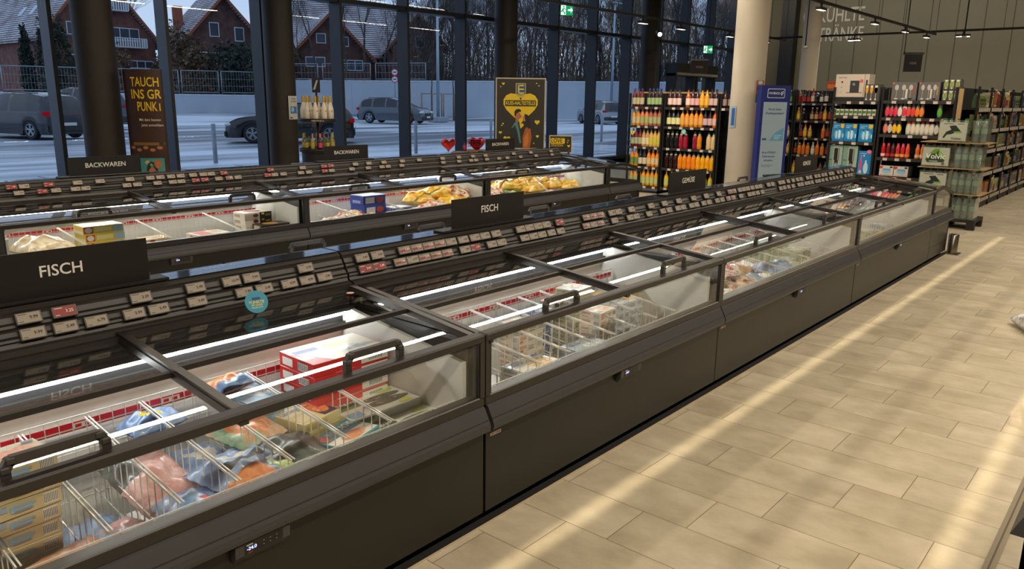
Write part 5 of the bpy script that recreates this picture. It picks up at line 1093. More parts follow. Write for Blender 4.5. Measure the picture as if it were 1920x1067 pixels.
heart_solid('heart_gift_box', 'dark red beaded heart gift on the wooden board', (9.48, 8.86, .985), .27, .10, mat('#8e1220', .2, 0, .6), AY-.3, mat('#b02030', .2, 0, .6))
m = MB(); m.lathe([(.028, 0), (.028, .05), (.012, .075), (.010, .11), (.016, .115)], mat('#a8182c', .2, 0, .6), n=12); tag(m.build('red_bottle', loc=(9.36, 9.02, .888+.001), rot=0), 'small dark red bottle shaped gift behind the beaded heart', 'gift')

# ------------------------------------------------------------------ sparkling wine display
t = thing('bottle_display_stand', 'round black two-tier stand with sparkling wine behind the back island', 'display stand', (6.87, 9.55, 0))
for nm, r, z0, z1 in (('base', .27, 0, .06), ('drum', .24, .06, .93), ('lower_tray', .27, .93, .965), ('upper_tray', .26, 1.355, 1.385)):
    m = MB(); m.lathe([(r, z0), (r, z1)], mat('#17120e', .45), n=28); m.lathe([(r, z1), (r+.003, z1+.015), (r+.003, z1-.02), (r, z1-.02)], mat('#17120e', .45), n=28, cap=False)
    if nm == 'upper_tray': m.text('HENKELL', Vector((-.15, -.215, 1.372)), (.83, -.56, 0), (0, 0, 1), .03, mat('#b8a878', .5), .006, width=.18)
    m.build(nm, t)
m = MB(); m.tube([(0, 0, .965), (0, 0, 1.355)], .018, BLK, 10); m.tube([(0, 0, 1.385), (0, 0, 1.76)], .014, BLK, 10); m.build('pole', t)
m = MB(); m.bar((-.055*.65, .055*.76, 1.86), (.055*.65, -.055*.76, 1.86), .02, .20, BLK); d0 = Vector((.65, -.76, 0)); o0 = Vector((-.0076, -.0065, 1.86))-Vector((.76*.004, .65*.004, 0))
m.decal(o0, d0, (0, 0, 1), [(-.04, -.06), (-.01, -.06), (.035, .07), (.01, .07)], mat('#a8a29a', .5), .004); m.build('top_sign', t)
def order(n, off): 
    s_ = sorted(range(n), key=lambda k: math.cos(2*PI*k/n+off)*.648-math.sin(2*PI*k/n+off)*.762); return {k: ordn(i+1) for i, k in enumerate(s_)}
WO = order(10, .2); MO = order(12, -.5)
for k in range(10):
    a = 2*PI*k/10+.2; bottle(('wine', '#cfc2ad', '#8a7a4c', '#b0903c'), 6.87+.195*math.cos(a), 9.55+.195*math.sin(a), 1.386, 'cream sparkling wine bottle with gold neck, %s from the left on the upper tray' % WO[k], 'cream bottles on the upper tray')
for k in range(12):
    a = 2*PI*k/12-.5; pk = k == 9
    bottle(('mini', '#1c1412', '#c83a6c', '#d86a84') if pk else ('mini', ('#5f5a1c', '#3c4428', '#8a7c2c')[k % 3], '#a8923c', ('#b09a3c', '#1c1a16', '#8a8478')[k % 3]), 6.87+.205*math.cos(a), 9.55+.205*math.sin(a), .967,
           'small bottle with pink label on the lower tray' if pk else 'small olive and gold bottle, %s from the left on the lower tray' % MO[k], 'small bottles on the lower tray' if not pk else None)
# notice on the second column
cc = Vector((7.66, 11.62, 0)); tw = Vector((-.5503, -.8349, 0)); rr_ = Vector((.8349, -.5503, 0)); nn = (.72*rr_+.70*tw).normalized(); pp = cc+nn*.243
def notice(g, w, h): D(g, rect(-w/2, 0, w/2, h), '#c9c6be', 1); Tx(g, 'Punkte', .02, h*.88, .035, '#2c4a7a', 3); Tx(g, 'sammeln', .02, h*.77, .035, '#2c4a7a', 3); D(g, rect(-w*.3, h*.25, w*.42, h*.55), '#3f78b8', 2); D(g, ell(-.01, h*.42, .035, .04), '#9cc4dc', 3); D(g, rect(-w*.4, h*.04, -w*.1, h*.1), '#3c4a5c', 3)
panel('notice', 'small white and blue notice on the dark column left of the wine display', 'notice', (pp.x, pp.y, 1.33), .20, .38, math.atan2(nn.y, nn.x)+PI/2, notice, .0015, '#c9c6be')
c2 = Vector((12.33, 5.54, 0)); n2_ = Vector((-.915, -.40, 0)).normalized()
# pictures on the cream column
a1 = Vector((-.36, -.93, 0)).normalized(); p1 = c2+a1*.266
def np1(g, w, h): D(g, rect(-w/2, 0, w/2, h), '#b8722c', 1); D(g, rect(-w/2, 0, w/2, h*.35), '#3f84b0', 2); D(g, ell(0, h*.9, .05, .03), '#d8e2ea', 3); D(g, rect(-w*.4, h*.55, w*.4, h*.75), '#5c2c18', 2)
panel('notice', 'orange and blue picture on the right flank of the cream column', 'notice', (p1.x, p1.y, 1.70), .16, .34, math.atan2(a1.y, a1.x)+PI/2, np1, .0015, '#b8722c')
a2 = Vector((-.93, .38, 0)).normalized(); p2 = c2+a2*.266
def np2(g, w, h): D(g, rect(-w/2, 0, w/2, h), '#9db8d0', 1); D(g, rect(-w*.3, h*.1, w*.3, h*.9), '#3f62a0', 2)
panel('notice', 'narrow pale blue notice on the left flank of the cream column', 'notice', (p2.x, p2.y, 1.30), .12, .34, math.atan2(a2.y, a2.x)+PI/2, np2, .0015, '#9db8d0')

# ------------------------------------------------------------------ oval advertising totem at the left window
t = thing('advertising_totem', 'oval brown advertising totem with yellow words at the left window', 'banner', (4.99, 10.80, 0), AY)
def tot(x): return -.10*math.sqrt(max(0, 1-(x/.26)**2))
BRW = mat('#3a2012', .45, 0, 0, 0, .5, .15, 2.); m = MB(); N = 24; ring = [(.26*math.cos(2*PI*k/N), .10*math.sin(2*PI*k/N)) for k in range(N)]
m.prism(ring, .02, 2.03, BRW, axis='z', smooth=True); m.build('totem_body', t)
g = MB()
def wrap(pts_v, m_, lay):
    vs, fs = pts_v; g.add([(x, tot(x)-.001-.0007*lay, z) for x, z in vs], fs, m_)
def wtext(s, x0, z, size, width, m_, clip=.235):
    vs, fs = text_geo(s); w0 = max(p[0] for p in vs)-min(p[0] for p in vs); mnx = min(p[0] for p in vs)
    pv = [(x0+(p[0]-mnx)*width/w0, z+p[1]*size) for p in vs]; ok = [f for f in fs if all(pv[k][0] < clip for k in f)]; wrap((pv, ok), m_, 3)
YT = mat('#e8bc10', .5)
wtext('TAUCH', -.13, 1.86, .17, .36, YT, .25); wtext('INS GR', -.13, 1.70, .17, .38, YT, .25); wtext('PUNKT', -.06, 1.54, .17, .31, YT, .25)
wtext('Mit dem besten', -.05, 1.37, .05, .27, mat('#cfc4b4', .5), .25); wtext('Jetzt anmelden', -.03, 1.30, .05, .27, mat('#cfc4b4', .5), .25)
def wrect(x0, z0, x1, z1, m_, lay, n=6):
    vs = []; fs = []
    for k in range(n+1): x = x0+(x1-x0)*k/n; vs += [(x, z0), (x, z1)]
    fs = [(2*k, 2*k+2, 2*k+3, 2*k+1) for k in range(n)]; wrap((vs, fs), m_, lay)
def well(cx, cz, rx, rz, m_, lay): wrap((ell(cx, cz, rx, rz, 20), [tuple(range(20))]), m_, lay)
wrect(-.24, 1.03, .24, 1.07, mat('#7a5a28', .5), 1); 
for i in range(5): well(-.18+.09*i, 1.0-.03*(i % 2), .035, .022, mat('#a86a34', .5), 2)
wrect(-.10, .60, .22, .86, mat('#3f8a84', .5), 1); well(.06, .80, .09, .035, mat('#c8b070', .5), 2); well(.06, .68, .075, .13, mat('#2c2420', .5), 3); well(.06, .64, .055, .09, mat('#b8683c', .5), 4); well(.14, .78, .045, .06, mat('#b8683c', .5), 4); wrect(-.2, .3, .22, .6, mat('#5a2c18', .5), 1)
g.build('print', t)

# ------------------------------------------------------------------ water pallet
PAL = mat('#171310', .6); CBD = mat('#a8885c', .6); WPK = glass('shrink_wrapped_pet', (.62, .70, .64), 1.8, .08, .34, (.46, .52, .44)); WL = mat('#a9aa98', .35, 0, .4); WRP = glass('clear_wrap', (.90, .93, .90), 1.8, .1, .06, (.7, .74, .7))
t = thing('pallet', 'small black pallet under the water packs at the end of the aisle', 'pallet', (12.31, 2.07, 0)); m = MB()
m.box(0, .60, 0, .80, .10, .14, PAL)
for x in (0, .5):
    for y in (0, .35, .70): m.box(x, x+.1, y, y+.1, 0, .10, PAL)
m.build('pallet_body', t)
lev = ['lowest', 'second lowest', 'second highest', 'topmost']
for lv in range(4):
    z = .141+.352*lv
    if lv: m = MB(); m.box(12.29, 12.93, 2.04, 2.88, z-.011, z-.003, CBD); tag(m.build('cardboard_sheet'), 'thin cardboard sheet under the %s water layer' % lev[lv], 'cardboard', 'cardboard sheets between the water layers')
    for j, (y, x0, nx, ny, face) in enumerate(((2.10, 12.34, 3, 2, 's'), (2.49 if lv < 3 else 2.49, 12.34, 2, 4, 'f'), ) if lv < 3 else ((2.32, 12.34, 2, 4, 'f'), (2.10, 12.45, 3, 2, 's'))):
        W = .36 if face == 'f' else (.185 if lv == 3 else .34); dp = .20 if lv == 3 and face == 'f' else .30
        nyb = 4 if face == 'f' else (2 if lv == 3 else 4); nxb = max(2, int(dp/.09))
        t = thing('water_pack', 'shrink-wrapped pack of water bottles, %s in the %s layer' % ('label side forward' if face == 'f' else 'bottles showing at the corner', lev[lv]), 'water pack', (x0, y, z), 0, None)
        for a in range(nxb):
            for b in range(nyb):
                if a > 0 and 0 < b < nyb-1: continue
                m = MB(); r = .042; m.lathe([(r*.9, 0), (r, .01), (r*.95, .06), (r, .10), (r, .22), (r*.55, .285), (.014, .30)], WPK, n=10); m.lathe([(.016, .30), (.016, .322)], mat('#2f6a3c', .4), n=8)
                m.lathe([(r+.0006, .12), (r+.0006, .19)], mat('#8fa088', .4), n=10, cap=False)
                m.build('bottle', t, (dp*(a+.5)/nxb, W*(b+.5)/nyb, 0))
        m = MB(); m.box(-.004, dp+.004, 0, W, .0, .30, WRP); m.build('shrink_wrap', t)
        if face == 'f':
            m = MB(); m.quad([(-.006, W-.01, .02), (-.006, .01, .02), (-.006, .01, .27), (-.006, W-.01, .27)], WL)
            def P(lst, c, l): m.decal((-.006, W/2, .0), (0, -1, 0), (0, 0, 1), lst, mat(c, .4), .0006*l)
            if lv in (2,):
                P([(-.13, .10), (-.05, .20), (.02, .24), (.12, .14), (.11, .07), (-.10, .06)], '#2c3f26', 1); P([(-.10, .17), (-.02, .25), (.05, .26), (.0, .19)], '#5f8a2c', 2); P([(.04, .24), (.13, .13), (.10, .12), (.03, .17)], '#7aa848', 2)
                m.text('Volvic', (-.0085, W/2, .145), (0, -1, 0), (0, 0, 1), .10, mat('#e2e4dc', .4), .0008, width=.25); P(rect(-.08, .075, .03, .085), '#b8c0a8', 3); P(ell(.10, .05, .02, .02), '#5c6054', 3)
            else:
                P([(-.12, .06), (-.08, .14), (-.02, .17), (-.05, .22), (.03, .23), (.10, .15), (.05, .14), (-.01, .11), (-.07, .10), (-.10, .05)], '#1c2622', 1); P([(.0, .145), (.10, .15), (.06, .20), (.12, .13), (.05, .12)], '#6f9a4c', 2); P(rect(-.12, .245, .0, .255), '#5c6054', 2); P(rect(.05, .245, .13, .255), '#5c6054', 2)
                m.text('Volvic', (-.0085, W/2-.05, .05), (0, -1, 0), (0, 0, 1), .045, mat('#2c3430', .4), .0008, width=.13)
            m.build('pack_label', t)

# ------------------------------------------------------------------ steel bollard, floor strip, bits at the right edge
t = thing('bollard', 'brushed steel bollard at the end corner of the front island', 'bollard', (10.20, 1.90, 0)); ST = mat('#8c8578', .25, .9)
m = MB(); m.box(-.085, .085, -.085, .085, 0, .012, ST, .003); m.build('base_plate', t); m = MB(); m.lathe([(.055, .012), (.055, .225), (.05, .23)], ST, n=28); m.lathe([(.048, .231), (.0, .2315)], BLK, n=20, cap=False); m.build('post', t)
f = MB(); f.box(-4, 9, .295, .335, 0, .004, mat('#9a8d76', .35, .5)); f.box(-4, 9, .312, .318, .004, .006, mat('#5c5244', .4, .5)); tag(f.build('trim_3'), kind='structure')
t = thing('merchandise_stand', 'wooden merchandise stand with a slanted black panel at the lower right edge', 'display stand', (2.49, -.375, 0)); m = MB()
m.box(0, .035, 0, .55, 0, .50, mat('#8a5a26', .45, var=.15, vscale=6.)); m.box(.0, .6, .52, .55, 0, .50, mat('#8a5a26', .45, var=.15, vscale=6.)); m.build('wooden_side', t)
m = MB(); m.add([(-.02, .30, .502), (-.02, .585, .502), (.6, .585, .502), (.6, .30, .502), (.02, .30, .64), (.04, .52, .64), (.6, .52, .64), (.6, .30, .64)], [(0, 3, 2, 1), (4, 5, 6, 7), (0, 1, 5, 4), (1, 2, 6, 5), (2, 3, 7, 6), (3, 0, 4, 7)], mat('#2a2826', .4)); m.build('black_panel', t)
CRK = ramp_mat('crinkled_foil', [(.3, '#8f8f94'), (.5, '#e8e6e2'), (.7, '#c4c2c4')], 22, rough=.2, bump=.6)
bag('foil_bag', 'crinkled white and silver bag cut off by the right edge', 7.03, .60, -.03, .5, .34, .20, .5, CRK, seed=200)
m = MB(); m.lathe([(.07, 0), (.05, .03), (.03, .10), (.0, .12)], mat('#e0b81c', .4), n=14); tag(m.build('yellow_marker', loc=(10.55, 1.14, 0)), 'small yellow object on the floor at the far right edge', 'marker')
# ------------------------------------------------------------------ outdoors: snowy car park
def polar(px, depth):     # ground point on the ray of bearing px (image column at the horizon)
    u = (px-960)/FPX; f = Vector((math.cos(YAW), math.sin(YAW))); r = Vector((math.sin(YAW), -math.cos(YAW))); v = f*depth+r*depth*u; return v.x, v.y
def ground_material():
    m = bpy.data.materials.new('snowy_asphalt'); m.use_nodes = True; n = m.node_tree; L = n.links.new; b = n.nodes['Principled BSDF']
    g = n.nodes.new('ShaderNodeNewGeometry'); mp = n.nodes.new('ShaderNodeMapping'); mp.inputs['Rotation'].default_value = (0, 0, .87); mp.inputs['Scale'].default_value = (.11, .9, 1); mp.vector_type = 'POINT'
    L(g.outputs['Position'], mp.inputs[0]); z = n.nodes.new('ShaderNodeTexNoise'); z.inputs['Scale'].default_value = .55; z.inputs['Detail'].default_value = 8; z.inputs['Roughness'].default_value = .62; L(mp.outputs[0], z.inputs[0])
    z2 = n.nodes.new('ShaderNodeTexNoise'); z2.inputs['Scale'].default_value = .05; z2.inputs['Detail'].default_value = 2; L(g.outputs['Position'], z2.inputs[0])
    a = n.nodes.new('ShaderNodeMath'); a.operation = 'MULTIPLY_ADD'; a.inputs[1].default_value = .7; L(z2.outputs[0], a.inputs[0]); L(z.outputs[0], a.inputs[2])
    r = n.nodes.new('ShaderNodeValToRGB'); r.color_ramp.elements[0].position = .76; r.color_ramp.elements[0].color = (*lin('#4c535c'), 1); r.color_ramp.elements[1].position = .94; r.color_ramp.elements[1].color = (*lin('#c9d3de'), 1)
    L(a.outputs[0], r.inputs[0]); L(r.outputs[0], b.inputs['Base Color']); b.inputs['Roughness'].default_value = .5; return m
SN = mat('#c4ced9', .7, 0, 0, 0, .3, .1, 1.5)
f = MB(); f.box(-60, 260, YW+.4, 260, -.3, -.02, ground_material()); struct(f, 'trim_4')
f = MB(); f.box(-8, 26, 14.6, 18.2, -.02, .0, mat('#a9b6c4', .7, 0, 0, 0, .3, .25, 1.2)); 
for k in range(22): f.box(-6+1.5*k, -5.95+1.5*k, 14.6, 18.2, .0, .004, mat('#69727c', .7))
struct(f, 'trim_5')
f = MB(); f.box(24, 30, 13.2, 13.5, 0, .35, mat('#6f7f8a', .5)); struct(f, 'trim_6')
GW = mat('#a9b4c0', .65, 0, 0, 0, .3, .08, .3)
def wall_run(pts, h, label):
    for i, (a, b) in enumerate(zip(pts, pts[1:])):
        m = MB(); m.bar((a[0], a[1], h/2-.1), (b[0], b[1], h/2-.1), .4, h+.2, GW); m.bar((a[0], a[1], h+.04), (b[0], b[1], h+.04), .46, .1, SN); tag(m.build('retaining_wall'), label[i], 'wall')
wall_run([(2, 90), (47, 73)], 1.72, ['low pale concrete retaining wall behind the cars on the left'])
wall_run([(49, 78), (52, 66), (58.5, 47), (66, 30), (80, 10)], 3.3, ['tall pale retaining wall section behind the wine display', 'tall pale retaining wall section behind the grey estate car', 'tall pale retaining wall section behind the heart poster', 'tall pale retaining wall section behind the entrance'])
FM = mat('#8a949c', .5, .3)
def fence_panel(a, b, z0, h, label):
    t = thing('fence_panel', label, 'fence', (a[0], a[1], z0)); d = Vector((b[0]-a[0], b[1]-a[1], 0)); m = MB()
    for p in (d*.02, d*.98): m.tube([p, p+Vector((0, 0, h))], .05, FM, 6)
    for z in (.15, h): m.tube([d*.02+Vector((0, 0, z)), d*.98+Vector((0, 0, z))], .045, FM, 6)
    m.build('fence_frame', t); m = MB(); n = 14
    for k in range(1, n): m.bar(d*(k/n)+Vector((0, 0, .15)), d*(k/n)+Vector((0, 0, h)), .012, .012, FM)
    for z in (.8, 1.5): m.bar(d*.02+Vector((0, 0, z)), d*.98+Vector((0, 0, z)), .02, .02, FM)
    m.build('wire_mesh', t)
P0 = Vector((4, 90.3, 0)); P1 = Vector((46.5, 74.5, 0))
for k in range(12):
    a = P0.lerp(P1, k/12); b = P0.lerp(P1, (k+.96)/12); fence_panel(a, b, 1.85, 2.25, 'wire fence panel on the low wall, %s from the left' % ordn(k+1))
for k, (u, v) in enumerate((((49.6, 77), (51.5, 71)), ((51.6, 70.6), (53.5, 64.8)), ((53.6, 64.4), (55.4, 58.6)))): fence_panel(u, v, 3.4, 1.7, 'wire fence panel on the tall wall, %s from the left' % ordn(k+1))

# ------------------------------------------------------------------ cars
def wheel(t, x, y, r=.33, s=1):
    m = MB(); TY = mat('#14161a', .7); RM = mat('#9aa4ae', .3, .6)
    prof = [(r*.62, -.10), (r*.95, -.10), (r, -.07), (r, .07), (r*.95, .10), (r*.62, .10)]
    for (ra, ya), (rb, yb_) in zip(prof, prof[1:]):
        vs = [(ra*math.cos(2*PI*k/20), ya, ra*math.sin(2*PI*k/20)) for k in range(20)]+[(rb*math.cos(2*PI*k/20), yb_, rb*math.sin(2*PI*k/20)) for k in range(20)]
        m.add(vs, [(k, (k+1) % 20, 20+(k+1) % 20, 20+k) for k in range(20)], TY, True)
    for sd in (-.06, .06): m.add([(r*.64*math.cos(2*PI*k/20), sd, r*.64*math.sin(2*PI*k/20)) for k in range(20)], [tuple(range(20))], mat('#20252b', .5))
    for k in range(5):
        a = 2*PI*k/5+.3
        for q in (-.16, .16): m.bar((0, s*.085, 0), (r*.66*math.cos(a+q), s*.09, r*.66*math.sin(a+q)), .035, .02, RM, up=(0, 1, 0))
    for k in range(20): m.bar((r*.64*math.cos(2*PI*k/20), s*.095, r*.64*math.sin(2*PI*k/20)), (r*.64*math.cos(2*PI*(k+1)/20), s*.095, r*.64*math.sin(2*PI*(k+1)/20)), .02, .02, RM, up=(0, 1, 0))
    m.build('wheel', t, (x, y, r))
def car(label, loc, rot, col, kind='wagon', scale=(1, 1, 1)):
    """x forward; origin on the ground below the centre"""
    t = thing('car', label, 'car', loc, rot); t.scale = scale; B = mat(col, .25, .2, .5); GL = mat('#10151b', .08, 0, .3); TR = mat('#0f1114', .5)
    L = 4.7 if kind != 'suv' else 4.5
    if kind == 'suv':
        roof = [(-2.22, .95), (-2.15, 1.25), (-1.9, 1.58), (-1.2, 1.68), (0, 1.69), (.5, 1.62), (.95, 1.32), (1.3, 1.06), (1.9, .98), (2.15, .86), (2.25, .62)]
    elif kind == 'sedan':
        roof = [(-2.35, .85), (-2.28, 1.02), (-1.75, 1.10), (-1.55, 1.18), (-.9, 1.42), (-.1, 1.46), (.35, 1.40), (.95, 1.12), (1.25, .98), (1.9, .88), (2.2, .74), (2.36, .55)]
    else:
        roof = [(-2.32, .88), (-2.28, 1.05), (-2.0, 1.34), (-1.5, 1.44), (-.6, 1.48), (.0, 1.47), (.4, 1.40), (1.0, 1.10), (1.3, .99), (1.9, .90), (2.2, .76), (2.36, .56)]
    def top(x):
        for (a, za), (b, zb) in zip(roof, roof[1:]):
            if a <= x <= b: return za+(zb-za)*(x-a)/(b-a)
        return roof[0][1] if x < roof[0][0] else roof[-1][1]
    x0, x1 = roof[0][0], roof[-1][0]; xs_ = sorted(set([x0+(x1-x0)*k/44 for k in range(45)])); wx = (-1.42, 1.38); bz = .93 if kind != 'suv' else 1.0
    sec = []
    for x in xs_:
        e = 1-max(0, (abs(x)-1.9)/.6)**2*.35; w = .90*e; zt_ = top(x); belt = min(bz, zt_-.02); green = max(0, zt_-belt); wr = w-.06-.30*min(1, green/.5)*.75
        arch = .0
        for q in wx:
            d = abs(x-q)
            if d < .40: arch = max(arch, math.sqrt(.16-d*d)*.95)
        zb = .18+.0*arch; lo = max(zb, .02+arch+.30) if arch else zb
        sec.append([(x, 0, zb+.02), (x, w*.8, zb), (x, w*.985, lo), (x, w, max(.55, lo+.02)), (x, w*.985, belt-.05), (x, w*.95, belt), (x, (w*.95+wr)/2+.02, belt+green*.55), (x, wr, belt+green*.93), (x, wr*.7, zt_), (x, 0, zt_+.01)])
    m = MB(); n = 10
    for s in (1, -1):
        vs = [(p[0], p[1]*s, p[2]) for q in sec for p in q]; cells = {'b': [], 'g': [], 't': []}
        for i in range(len(sec)-1):
            xm = (xs_[i]+xs_[i+1])/2; gh = top(xm)-bz
            for j in range(n-1):
                f = (i*n+j, i*n+j+1, (i+1)*n+j+1, (i+1)*n+j); f = f[::-1] if s > 0 else f
                k = 'b'
                pil = any(abs(xm-p) < .06 for p in ((-.35, .62) if kind == 'suv' else (-1.2, -.25, .62)))
                if j in (5, 6) and gh > .12 and not pil and (-1.95 < xm < 1.05): k = 'g'
                if j in (7, 8) and ((.42 < xm < 1.05 and gh > .08) or (xm < (-1.92 if kind != 'sedan' else -.95) and .12 < gh and (kind != 'sedan' or xm > -1.6))): k = 'g'
                if j <= 1: k = 't'
                cells[k].append(f)
        for k, mm in (('b', B), ('g', GL), ('t', TR)): m.add(vs, cells[k], mm, True)
    for q, fl in ((0, False), (len(sec)-1, True)):
        ring = [p for p in sec[q]]+[(p[0], -p[1], p[2]) for p in sec[q][::-1][1:-1]]; m.add(ring, [tuple(range(len(ring)))[::(1 if fl else -1)]], B)
    m.box(x0-.05, x0+.06, -.78, .78, .28, .52, TR, .03); m.box(x1-.06, x1+.04, -.78, .78, .22, .42, TR, .03)
    m.box(x1-.03, x1+.03, -.42, .42, .45, .62, TR, .02)
    used = sorted({k for f in m.f for k in f}); re = {k: i for i, k in enumerate(used)}; m.v = [m.v[k] for k in used]; m.f = [tuple(re[k] for k in f) for f in m.f]
    m.build('car_body', t)
    for x in wx:
        for s in (1, -1): wheel(t, x, s*.80, .34, s)
    for s in (1, -1):
        m = MB(); m.box(x0-.035, x0+.16, min(s*.50, s*.86), max(s*.50, s*.86), .76 if kind != 'suv' else .85, .90 if kind != 'suv' else 1.0, emit('#c81c2c', .35), .03); m.build('tail_light', t)
        m = MB(); m.box(x1-.28, x1-.0, min(s*.52, s*.84), max(s*.52, s*.84), .60, .72, mat('#c4d0d8', .1, .2, .8), .04); m.build('headlight', t)
        m = MB(); m.box(.72, .88, min(s*.9, s*1.04), max(s*.9, s*1.04), bz-.03, bz+.10, B, .03); m.build('wing_mirror', t)
    for x, c in ((x0-.06, 1), (x1+.045, -1)):
        m = MB(); m.box(x-.01, x+.01, -.26, .26, .50 if c > 0 else .34, .61 if c > 0 else .45, mat('#c8ccc8', .5)); m.build('number_plate', t)
    if kind != 'sedan':
        m = MB(); m.bar((-1.6, .58, top(-1.6)+.03), (.2, .58, top(.2)+.03), .03, .03, TR); m.bar((-1.6, -.58, top(-1.6)+.03), (.2, -.58, top(.2)+.03), .03, .03, TR); m.build('roof_rail', t)
    if kind == 'suv': m = MB(); m.box(x0-.04, x0+.02, -.72, .72, .90, .95, mat('#3a1c24', .2, 0, .5)); m.build('light_bar', t)
    return t
car('dark blue SUV seen from behind at the far left of the car park', (11.35, 34.8, 0), math.radians(108), '#18202c', 'suv', (1.05, 1.1, 1.03))
car('grey van-like car behind the dark blue SUV', (16.6, 43.0, 0), math.radians(112), '#4a5562', 'suv', (1, 1, 1.2))
car('black estate car facing left behind the column and wine display', (17.75, 26.3, 0), math.atan2(.62, -.79), '#0f141a', 'wagon', (1.0, 1, 1))
car('grey estate car parked facing right in front of the tall wall', (36.3, 41.6, 0), math.atan2(-.93, .37), '#4c545e', 'wagon', (1.05, 1.05, 1.16))
car('silver SUV seen from behind near the entrance window', (50.2, 34.2, 0), math.radians(62), '#8e98a2', 'suv')

# ------------------------------------------------------------------ poles, bollards, signs, shelter
BO = mat('#7f8d98', .45, .4)
for i, (x, y, h) in enumerate(((10.46, 18.99, 1.0), (14.3, 19.0, 1.0), (16.91, 18.42, 1.0), (24.4, 22.0, .92), (27.84, 18.83, 1.0))):
    m = MB(); m.lathe([(.055, 0), (.055, h-.01), (.04, h)], BO, n=14); tag(m.build('parking_bollard', loc=(x, y, 0)), ('grey post outside in front of the black estate car', 'grey post outside behind the wine display', 'grey post outside left of the red hearts', 'grey post outside left of the heart poster', 'grey post outside near the juice rack window')[i], 'post')
def lamp_post(x, y, label, h=9.):
    t = thing('lamp_post', label, 'lamp post', (x, y, 0)); m = MB(); m.box(-.55, .55, -.55, .55, 0, .38, mat('#8f98a0', .8), .04); m.build('concrete_base', t)
    m = MB(); m.tube([(0, 0, .38), (0, 0, h)], [.13, .08], mat('#8fa2b0', .4, .4), 10); m.build('pole', t); m = MB(); m.box(-.2, .9, -.15, .15, h, h+.1, BO); m.build('lamp_head', t)
lamp_post(41.0, 42.2, 'pale grey lamp post on a concrete block in the snow'); lamp_post(60.5, 40.0, 'distant lamp post seen at the right end of the glazing', 10)
t = thing('road_sign', 'post with two round traffic signs before the tall wall', 'road sign', (50.6, 57.9, 0)); m = MB(); m.tube([(0, 0, 0), (0, 0, 4.4)], .05, BO, 8); m.build('post', t)
vd = Vector((-.66, -.75, 0)); ud = Vector((.75, -.66, 0))
for k, z in enumerate((4.05, 3.4)):
    m = MB(); m.decal(Vector((0, 0, z))+vd*.08, ud, (0, 0, 1), ell(0, 0, .32, .32, 24), mat('#b03038', .5)); m.decal(Vector((0, 0, z))+vd*.09, ud, (0, 0, 1), ell(0, 0, .24, .24, 24), mat('#d0d6dc', .5)); m.decal(Vector((0, 0, z))+vd*.10, ud, (0, 0, 1), rect(-.14, -.05, .14, .06), mat('#3a3f48', .5)); m.build('round_sign', t)
t = thing('bus_shelter', 'dark glazed shelter in front of the left brick house', 'shelter', (12.2, 55.0, 0), -.35); m = MB(); DM = mat('#1c2229', .5)
m.box(-6, 3.2, -1.2, 1.2, 3.0, 3.12, DM); m.box(-6, 3.2, -1.25, -1.2, 2.9, 3.2, mat('#5f6e7a', .5)); m.build('roof', t)
for x in (-5.8, -4, -2.2, -.4, 1.3, 3.0): m = MB(); m.box(x, x+.09, -1.1, -1.0, 0, 3.0, DM); m.box(x, x+.06, 1.0, 1.1, 0, 3.0, DM); m.build('post', t)
m = MB(); m.box(-5.8, 3.1, 1.0, 1.05, .9, 1.0, DM); m.build('rail', t)

# ------------------------------------------------------------------ houses
BR = ramp_mat('brick_wall', [(.3, '#4c2f2a'), (.5, '#6a4138'), (.7, '#7c4e44')], 1.2, .8, 0, 8); BR2 = ramp_mat('dark_brick_wall', [(.3, '#3a2826'), (.5, '#523631'), (.7, '#61413a')], 1.2, .8, 0, 8)
def roof_material():
    m = bpy.data.materials.new('snow_dusted_roof'); m.use_nodes = True; n = m.node_tree; L = n.links.new; b = n.nodes['Principled BSDF']
    t = n.nodes.new('ShaderNodeTexCoord'); w_ = n.nodes.new('ShaderNodeTexWave'); w_.wave_type = 'BANDS'; w_.bands_direction = 'Z'; w_.inputs['Scale'].default_value = 1.1; w_.inputs['Distortion'].default_value = 1.5; w_.inputs['Detail'].default_value = 3; L(t.outputs['Object'], w_.inputs[0])
    z = n.nodes.new('ShaderNodeTexNoise'); z.inputs['Scale'].default_value = .5; z.inputs['Detail'].default_value = 6; L(t.outputs['Object'], z.inputs[0]); mu = n.nodes.new('ShaderNodeMath'); mu.operation = 'MULTIPLY'; L(w_.outputs['Fac'], mu.inputs[0]); L(z.outputs[0], mu.inputs[1])
    r = n.nodes.new('ShaderNodeValToRGB'); r.color_ramp.elements[0].position = .12; r.color_ramp.elements[0].color = (*lin('#5a4644'), 1); r.color_ramp.elements[1].position = .52; r.color_ramp.elements[1].color = (*lin('#c2c8d2'), 1); L(mu.outputs[0], r.inputs[0]); L(r.outputs[0], b.inputs['Base Color']); b.inputs['Roughness'].default_value = .8; return m
RF = roof_material(); ORG = mat('#8a4a30', .7); WW = mat('#c4ccd4', .6); WG = mat('#2f3944', .2)
def hwin(t, x, z, w, h, nd=1, yy=-.03):
    m = MB(); m.box(x-w/2, x+w/2, yy-.03, yy+.05, z-h/2, z+h/2, WW); m.build('window', t)
    g = MB(); pw = (w-.1*(nd+1))/nd
    for k in range(nd): a = x-w/2+.1+k*(pw+.1); g.box(a, a+pw, yy-.045, yy-.028, z-h/2+.1, z+h/2-.1, WG)
    g.build('window_pane', t)
